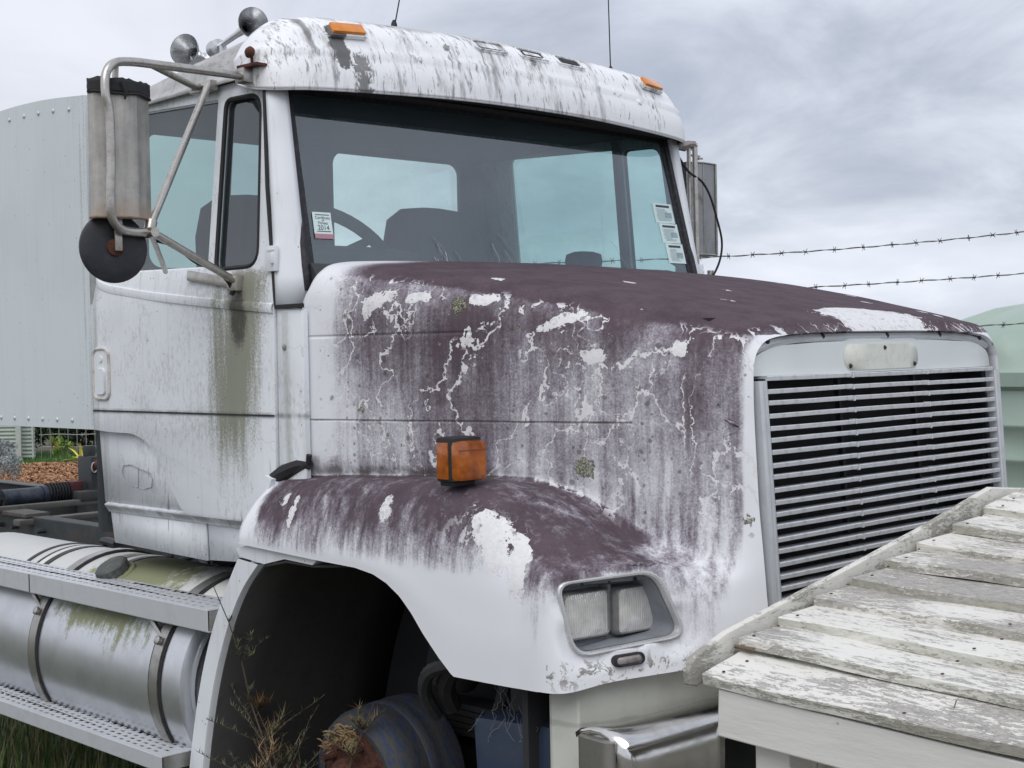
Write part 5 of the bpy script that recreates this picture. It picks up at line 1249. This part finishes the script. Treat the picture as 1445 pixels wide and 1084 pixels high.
# cobwebs hanging between the dark bracket panel and the blue cover
rr = random.Random(31); b = MB()
for k in range(13):
    x = rr.uniform(.98, 1.2); p = Vector((x, -1.02, rr.uniform(.70, .80))); pts = [p]
    for j in range(6): pts.append(pts[-1]+Vector((rr.uniform(-.018, .018), rr.uniform(-.002, .002), -rr.uniform(.003, .022))))
    b.tube(pts, .0005, 3)
tag(b.build('cobweb', Mat('cobweb_grey', (.25, .25, .26), .9), None), 'grey cobweb threads over the dark blue cover under the mudguard', None, None, 'stuff')

# ---- timber shelter with a lapped board roof, in front of the bumper
sh = tag(empty('timber_shelter', (2.5, -.8, 0)), 'low white-painted timber shelter with lapped board roof standing against the bumper', 'shelter')
def rel(o): o.parent = sh; o.matrix_parent_inverse = Matrix.Translation((-2.5, .8, 0)); return o
X0, X1 = 1.915, 3.15; DZ = -.042
edge = [(-1.352, .999), (-1.236, 1.046), (-1.108, 1.068), (-.978, 1.093), (-.846, 1.116), (-.712, 1.138), (-.578, 1.160), (-.430, 1.184), (-.275, 1.212)]
rr = random.Random(14)
def board(y0, z0, y1, z1, name='roof_board'):
    th = .020; N = 26; b = MB(); rows = []
    d = Vector((0, y1-y0, z1-z0)).normalized(); n = Vector((0, -d.z, d.y))
    if n.z < 0: n = -n
    ph = rr.random()*9; xs = X0+.018+rr.uniform(-.004, .006)
    for k in range(N+1):
        x = xs+(X1-xs)*k/N; wz = Vector((0, 0, DZ*(x-X0)+.0022*sin(x*5+ph)+.0012*sin(x*17+ph))); wy = Vector((0, .0025*sin(x*4+ph*2)+rr.uniform(-.0007, .0007), 0))
        a = Vector((x, y0, z0)); c = Vector((x, y1, z1))
        rows.append([v+wz+wy for v in (a-n*th, a-n*.002, a+d*.002, a+d*.04+n*rr.uniform(-.0004, .0004), a+(c-a)*.5, c, c-n*th)])
    b.grid([r+[r[0]] for r in rows]); b.face(rows[0]); b.face(rows[-1][::-1])
    o = b.build(name, BOARD, None, ang=30, weld=.0002); return rel(o)
for i, (y, z) in enumerate(edge):
    if i < 8: y2, z2 = edge[i+1]; board(y, z, y2+.035, z2-.018)
    else: board(y, z, y+.16, z+.022)
ridge_y = edge[8][0]+.175
for i in range(8): y = ridge_y+.13*(8-i)+.02; z = 1.085+.0165*i; board(y, z, y-.165, z+.006, 'roof_board')
b = MB()
for i, (y, z) in enumerate(edge):
    for x in (1.965, 2.35, 2.75, 3.1):
        for q in (.022, .085):
            xx = x+rr.uniform(-.012, .012); b.lathe([(.0036, 0), (.003, .0012), (.0005, .0014)], (xx, y+q, z+q*.17+DZ*(xx-X0)+.001), (0, -.17, 1), 7)
q_ = rel(b.build('nail_heads', RUST, None)); tag(q_, kind='stuff')
# barge boards at both gable ends
for xb in (X0-.018, X1+.005):
    z_ = DZ*(xb-X0); ol = [(-1.366, .974), (-1.370, 1.0), (-1.362, 1.014), (-1.340, 1.028), (-1.25, 1.056), (-.80, 1.134), (-.50, 1.188), (-.26, 1.238), (-.20, 1.250), (-.13, 1.243), (.3, 1.205), (.96, 1.118), (.96, 1.04), (.3, 1.12), (-.15, 1.165), (-.50, 1.118), (-.9, 1.048), (-1.25, .995), (-1.345, .968)]
    b = MB(); b.prism([(y, z+z_) for y, z in ol], 'x', xb+.006, xb+.022); rel(bevel(b.build('barge_board', BARGE, None, ang=20), .003))
def beam(name, c, d, rot=None, mat=None):
    b = MB(); b.box(c, d, rot); return rel(bevel(b.build(name, mat or BEAM, None, False), .003))
sl = math.atan(-DZ)
beam('eave_beam', ((1.965+3.12)/2, -1.325, .930+DZ*((1.965+3.12)/2-X0)), (1.155, .040, .088), (0, sl, 0))
beam('eave_beam', ((1.965+3.12)/2, .88, 1.015+DZ*((1.965+3.12)/2-X0)), (1.155, .040, .088), (0, sl, 0))
for x in (2.055, 3.05):
    beam('post', (x, -1.265, .43+DZ*(x-X0)/2), (.075, .075, .90)); beam('post', (x, .83, .48+DZ*(x-X0)/2), (.075, .075, .96))
for x in (1.965, 2.35, 2.75, 3.1):
    for y0_, z0_, y1_, z1_ in ((-1.31, .965, -.15, 1.165), (-.05, 1.165, .9, 1.04)):
        c = Vector((x, (y0_+y1_)/2, (z0_+z1_)/2-.035+DZ*(x-X0))); L = sqrt((y1_-y0_)**2+(z1_-z0_)**2); beam('rafter', c, (.04, L, .06), (atan2(z1_-z0_, y1_-y0_), 0, 0))
b = MB()
for k in range(9):
    y, z = edge[0][0]+rr.uniform(.02, .9), 0
    a = rr.random()*3.14; x = rr.uniform(1.96, 2.5); zt = 1.0+(y+1.35)*.185+DZ*(x-X0)+.010; L = rr.uniform(.01, .03)
    b.bar((x-cos(a)*L, y-sin(a)*L, zt), (x+cos(a)*L, y+sin(a)*L, zt+.004), .0011, 4)
b.bar((1.925, -1.235, 1.028), (1.975, -1.245, 1.030), .004, 5)
tag(b.build('fallen_twigs', MT['steel'] if 0 else simple('twig', (.16, .11, .07), .9), None), 'bits of dry twig lying on the lapped roof boards', None, None, 'stuff')

# ---- green plastic water tank beyond the truck
def mat_poly():
    m = Mat('sage_green_plastic', (.29, .41, .335), .42); n = m.noise(2.5, 4, .6); x, y, z = m.xyz(); s_ = m.noise(14, 3, .6, k=(1, 1, .1))
    m.set('Base Color', m.mix(n.st(.35, .7)*.35+s_.st(.55, .7)*.2, (.33, .42, .36), (.24, .32, .28))); return m
tc = spot(3.95, 9.1); wt = tag(empty('water_tank', tc), 'round sage green plastic water tank standing beyond the grille', 'water tank')
R_ = 1.35; b = MB(); n = 144; P = []
prof = [(R_, -.05), (R_, .30), (R_+.012, .315), (R_+.012, .335), (R_, .35), (R_, .62), (R_+.012, .635), (R_+.012, .655), (R_, .67), (R_, .90), (R_+.012, .915), (R_+.012, .93), (R_, .945), (R_, 1.10), (R_+.012, 1.112), (R_+.012, 1.128), (R_, 1.14), (R_, 1.32), (R_+.03, 1.345), (R_+.03, 1.425), (R_-.005, 1.45), (R_-.03, 1.47), (R_-.10, 1.56), (R_-.25, 1.66), (R_-.50, 1.76), (R_-.80, 1.835), (R_-1.05, 1.87), (.28, 1.88), (.26, 1.93), (.02, 1.94)]
b = MB(); rings = []
for r, z in prof:
    ring = []
    for k in range(n):
        a = 2*pi*k/n; rr2 = r; zz2 = z
        if z < 1.33 and (k % 9 == 0): rr2 += .012
        if z > 1.46 and r > .3:
            q = (k % 18)/18.; s_ = .5-.5*cos(2*pi*q); s_ = 1/(1+math.exp(-14*(s_-.45))); t_ = (r-.28)/(R_-.28); rr2 += .03*s_*t_; zz2 += .075*s_*min(1, t_*1.5)
        ring.append(Vector((rr2*cos(a), rr2*sin(a), zz2)))
    rings.append(ring+[ring[0]])
b.grid(rings); tk = b.build('tank_body', mat_poly(), wt, ang=50, weld=.0003); tk.location = (0, 0, 0)
b = MB(); b.lathe([(.25, 0), (.25, .05), (.2, .07), (.02, .08)], (0, 0, 1.94), (0, 0, 1), 32); b.build('lid', mat_poly(), wt)

# ---- barbed wire strands of the yard fence
FENCE = [(-9.0, 7.2), (2.95, 7.5)]
WIRE = simple('rusty_galvanised_wire', (.10, .085, .08), .6, .4, n=60, amt=.5)
for nm, zl, zr, sag, lab in (('barbed_wire', 1.905, 2.165, -.025, 'topmost barbed wire strand running behind the cab and over the tank'), ('barbed_wire', 1.80, 1.951, -.014, 'second barbed wire strand, just above the bonnet line'), ('barbed_wire', 1.60, 1.694, -.01, 'lowest barbed wire strand, crossing before the green tank')):
    root = tag(empty(nm, spot(FENCE[0][0], FENCE[0][1], 0)), lab, 'barbed wire', 'barbed wire strands of the yard fence')
    A = spot(FENCE[0][0], FENCE[0][1], 0); B_ = spot(3.9, 7.5, 0); D = B_-A; L = D.length; dn = D.normalized(); per = Vector((-dn.y, dn.x, 0))
    xr = (2.65-FENCE[0][0])/(3.9-FENCE[0][0])
    def wz(t):
        # level to the left, climbing to the right
        lat = FENCE[0][0]+(3.9-FENCE[0][0])*t
        u = max(0, (lat-.9)/1.75)
        zm = {1.905: 2.062, 1.80: 1.885, 1.60: 1.655}[zl]
        if lat < .9: return zl+(zm-zl)*((lat+9)/9.9)
        return zm+(zr-zm)*u+sag*4*u*(1-u)*.6
    N = 520
    pts = [A+D*(k/N)+Vector((0, 0, wz(k/N)+.0015*sin(k*.9))) for k in range(N+1)]
    def tw(ph): return [p+per*.0022*cos(k*.8+ph)+Vector((0, 0, .0022*sin(k*.8+ph))) for k, p in enumerate(pts)]
    b = MB(); b.tube(tw(0), .0020, 4); b.build('strand', WIRE, root).matrix_parent_inverse = Matrix.Translation(-A)
    b = MB(); b.tube(tw(pi), .0020, 4); b.build('strand', WIRE, root).matrix_parent_inverse = Matrix.Translation(-A)
    b = MB(); rb = random.Random(int(zl*100)); t = .02
    while t < L:
        i = int(t/L*N); p = pts[i]
        for ang in (rb.uniform(.6, 1.4), rb.uniform(1.8, 2.6)):
            v = dn*cos(ang)*.7+Vector((0, 0, sin(ang)))+per*rb.uniform(-.5, .5); v = v.normalized()*.018; b.bar(p-v, p+v, .0016, 4)
        b.bar(p-dn*.007, p+dn*.007, .0055, 6)
        t += rb.uniform(.125, .15)
    q = tag(b.build('barbs', WIRE, root), kind='stuff'); q.matrix_parent_inverse = Matrix.Translation(-A)
for lat, d, lab in ((-9.0, 7.2, 'round timber fence post at the left end of the wires'), (3.9, 7.5, 'round timber fence post at the right end of the wires')):
    b = MB(); b.lathe([(.06, 0), (.062, 1.1), (.058, 2.2), (.02, 2.24)], spot(lat, d, -.1), (0, 0, 1), 14); tag(b.build('fence_post', simple('grey_timber', (.16, .14, .12), .9), None), lab, 'fence post', 'fence posts')

# ---- garden far behind, seen under the side panel
def face_cam(lat0, d0, lat1, d1): return spot(lat0, d0), spot(lat1, d1)
IRON = simple('pale_green_corrugated_iron', (.36, .42, .37), .55, n=5, amt=.35, dark=(.22, .25, .22))
cf = tag(empty('corrugated_fence', spot(-8.3, 23.5)), 'pale green corrugated iron fence with level ribs behind the bark mulch', 'fence')
b = MB(); A, B_ = spot(-16, 24.5), spot(-7.72, 23.4)
rows = []
for k in range(120): 
    z = .05+k*.062/6; o = .011*sin(k*2*pi/6); nrm = Vector((-Fh.x, -Fh.y, 0)); rows.append([A+nrm*o+Vector((0, 0, z)), (A+B_)/2+nrm*o+Vector((0, 0, z)), B_+nrm*o+Vector((0, 0, z))])
b.grid(rows); o = b.build('corrugated_sheet', IRON, cf); o.matrix_parent_inverse = Matrix.Translation(-cf.location)
for l, w in ((-7.95, .085), (-7.72, .03), (-10.4, .085), (-12.9, .085)):
    b = MB(); p = spot(l, 23.3, .60); b.box(p, (w, .05, 1.3), (0, 0, YAW+pi/2)); o = b.build('fence_rail_post', simple('painted_post', (.42, .46, .42), .5, n=6, amt=.3), cf, False); o.matrix_parent_inverse = Matrix.Translation(-cf.location)
mf = tag(empty('mesh_fence', spot(-7.6, 23.4)), 'galvanised wire mesh fence in front of the dark hedge', 'fence')
b = MB(); 
for k in range(46): l = -7.62+k*.145; b.bar(spot(l, 23.4, -.05), spot(l, 23.4, 1.25), .006, 4)
for z in (.02, .22, .42, .66, .92, 1.2):
    b.tube([spot(-7.65+k*.3, 23.4, z+.01*sin(k*2)) for k in range(24)], .007, 4)
o = tag(b.build('wire_mesh', simple('galvanised_wire', (.33, .34, .33), .5, .5), mf), kind='stuff'); o.matrix_parent_inverse = Matrix.Translation(-mf.location)
for l in (-1.0,):
    b = MB(); b.bar(spot(l, 23.5, -.1), spot(l, 23.5, 1.4), .04, 10); o = b.build('post', simple('grey_timber', (.2, .18, .15), .9), mf); o.matrix_parent_inverse = Matrix.Translation(-mf.location)
def clump(name, centre, size, n, leaf, mat, seed):
    rr = random.Random(seed); V = []; Fc = []; cl = [(Vector((rr.gauss(0, .38), rr.gauss(0, .38), rr.gauss(0, .36))), rr.uniform(.25, .45)) for _ in range(18)]
    for k in range(n):
        c, r = rr.choice(cl); v = Vector((rr.gauss(0, 1), rr.gauss(0, 1), rr.gauss(0, 1))).normalized()*r*rr.uniform(.5, 1.05)
        p = Vector(((c.x+v.x)*size[0], (c.y+v.y)*size[1], (c.z+v.z)*size[2])); q = Euler((rr.random()*6, rr.random()*6, rr.random()*6)).to_matrix(); l = leaf*rr.uniform(.6, 1.3); i = len(V)
        V += [p+q @ Vector((-l, 0, 0)), p+q @ Vector((0, -l*.4, 0)), p+q @ Vector((l, 0, 0)), p+q @ Vector((0, l*.4, 0))]; Fc.append((i, i+1, i+2, i+3))
    me = bpy.data.meshes.new(name); me.from_pydata(V, [], Fc); o = mob(name, me, mat, None, False); o.location = centre; return o
HEDGE = mat_leaf('hedge_leaves', (.015, .03, .012), (.045, .07, .025))
for k in range(8):
    tag(clump('hedge_shrub', spot(-8.3+k*1.25, 25.2+(k % 3)*.5, .62), (1.1, 1.1, .8), 5200, .055, HEDGE, 40+k), ['dark green shrub left end of the hedge behind the mesh', 'dark green shrub behind the mesh, next to the hedge end', 'dark green hedge shrub behind the red flower', 'dark green hedge shrub behind the yellow spiky plant', 'dark green hedge shrub hidden mostly by the cab corner', 'dark green hedge shrub behind the cab', 'dark green hedge shrub behind the bonnet', 'dark green shrub at the right end of the hedge'][k], 'shrub', 'hedge shrubs behind the mesh fence')
# lawn and bark mulch
rr = random.Random(77)
def far_blades(name, f, n, h, mat, seed, label):
    rr = random.Random(seed); V = []; Fc = []
    for k in range(n):
        p = f(rr); a = rr.random()*6.28; w = Vector((cos(a), sin(a), 0))*.008; i = len(V); V += [p-w, p+w, p+Vector((rr.uniform(-.03, .03), rr.uniform(-.03, .03), h*rr.uniform(.5, 1.2)))]; Fc.append((i, i+1, i+2))
    me = bpy.data.meshes.new(name); me.from_pydata(V, [], Fc); tag(mob(name, me, mat, None, False), label, None, None, 'stuff')
far_blades('lawn', lambda r: spot(r.uniform(-8.2, -2.5), r.uniform(20.5, 24.6), -.02), 26000, .11, mat_leaf('lawn_green', (.045, .13, .025), (.09, .19, .045)), 5, 'bright green lawn strip before the mesh fence')
def mulch_h(l, d):
    e = max(0, min(1, (22.3-d)/1.2))*max(0, min(1, (d-14.5)/1.5))*max(0, min(1, (-5.2-l)/.9)); return -.05+e*(.16+.06*sin(l*2.1+d)+.05*sin(l*5-d*3)) * (1 if l < -7.6 else .72)
b = MB(); b.grid([[spot(-16+.22*i, 14.2+.2*j, mulch_h(-16+.22*i, 14.2+.2*j)) for j in range(42)] for i in range(52)])
mm = Mat('bark_mulch', rough=.95); n_ = mm.noise(9, 5, .7); mm.set('Base Color', mm.mix(n_.st(.35, .65), (.13, .055, .03), (.42, .22, .12))); mm.bump(n_, .05, 1)
tag(b.build('mulch_bed', mm, None), 'heap of orange-brown bark mulch', None, None, 'structure')
V = []; Fc = []; 
for k in range(26000):
    l = rr.uniform(-11, -5.3); d = rr.uniform(15, 22.6); p = spot(l, d, mulch_h(l, d)+rr.uniform(0, .03)); q = Euler((rr.uniform(-.7, .7), rr.uniform(-.7, .7), rr.random()*6)).to_matrix(); L = rr.uniform(.012, .042); w = L*.35; i = len(V)
    V += [p+q @ Vector((-L, -w, 0)), p+q @ Vector((L, -w, 0)), p+q @ Vector((L, w, .004)), p+q @ Vector((-L, w, .006)), p+q @ Vector((0, 0, .02))]; Fc += [(i, i+1, i+4), (i+1, i+2, i+4), (i+2, i+3, i+4), (i+3, i, i+4)]
me = bpy.data.meshes.new('bark_chips'); me.from_pydata(V, [], Fc); cm = Mat('bark_chip', rough=.9); nn = cm.noise(5, 3, .7, color=False); cm.set('Base Color', cm.mix(cm.noise(18, 2, .8).st(.35, .65), (.15, .065, .03), (.52, .30, .17)))
tag(mob('bark_chips', me, cm, None, False), 'loose bark chips on the mulch heap', None, None, 'stuff')
for (l, d, s, seed, lab) in ((-7.95, 22.6, .15, 1, 'silver-grey bush against the corrugated fence'), (-7.35, 21.0, .16, 2, 'small silver-grey bush at the foot of the pale fence post'), (-6.35, 18.3, .17, 3, 'low silver-grey bush at the front edge of the mulch')):
    o = clump('silver_bush', spot(l, d, .22+s*.5), (s, s, s), 900, .022, mat_leaf('silver_leaves', (.22, .26, .27), (.34, .38, .38)), seed); tag(o, lab, 'bush', 'silver-grey bushes')
fl = tag(empty('flowering_plant', spot(-6.98, 22.3)), 'red-flowered plant on the lawn before the mesh fence', 'flower')
o = clump('leaves', Vector((0, 0, .30)), (.16, .16, .22), 350, .035, mat_leaf('fresh_leaves', (.08, .18, .03), (.25, .33, .06)), 6); o.parent = fl
o = clump('petals', Vector((-.10, 0, .34)), (.07, .07, .07), 160, .03, Mat('red_petals', (.62, .045, .02), .6), 7); o.parent = fl
sp_ = tag(empty('spiky_plant', spot(-6.15, 20.6)), 'yellow-green spiky plant beside the truck frame', 'plant'); rr = random.Random(19)
YL = mat_leaf('yellow_leaf', (.50, .52, .05), (.68, .66, .12))
for k in range(17):
    a = rr.random()*6.28; e = rr.uniform(.25, 1.35); L = rr.uniform(.26, .42); d = Vector((cos(a)*cos(e), sin(a)*cos(e), sin(e))); w = d.cross(Vector((0, 0, 1))).normalized()*.020
    b = MB(); p = [Vector((0, 0, .20))+d*L*t-Vector((0, 0, .10*t*t)) for t in (0, .3, .65, 1)]; b.grid([[q-w*ww, q+Vector((0, 0, -.006)), q+w*ww] for q, ww in zip(p, (.6, 1, .7, .05))]); b.build('leaf', YL, sp_)
b = MB(); b.bar((0, 0, -.05), (0, 0, .22), .02, 6); b.build('trunk', simple('stalk', (.2, .15, .08), .9), sp_)
# white rear mudguard seen past the coupling
b = MB(); P = []
for k in range(13):
    a = radians(78+(85*k/12)); P.append([Vector((-4.70+.62*cos(a), y, .30+.62*sin(a)*1.0)) for y in (.60, .9, 1.1)])
P += [[Vector((-5.12-.55*0-.0+.0, y, 1.0)) for y in (.62, .9, 1.1)]][:0]
rmg = solid(b.build('rear_mudguard', simple('white_plastic', (.75, .75, .76), .35, n=4, amt=.1), truck), .012)

# cobweb threads at the foot of the windscreen
rr = random.Random(57); b = MB()
for k in range(16):
    u = rr.choice((-.42, -.40, -.12, .45))+rr.uniform(-.05, .05); v0 = rr.uniform(.12, .32); p = wsf(u, v0)+Vector((.006, 0, 0)); pts = [p]
    for j in range(5): u += rr.uniform(.0, .03); v0 -= .035; pts.append(wsf(u, max(.02, v0))+Vector((.006+rr.uniform(0, .004), 0, 0)))
    b.tube(pts, .0006, 3)
tag(b.build('cobweb', Mat('cobweb_pale', (.5, .5, .5), .9), None), 'pale cobweb threads across the foot of the windscreen', None, None, 'stuff')
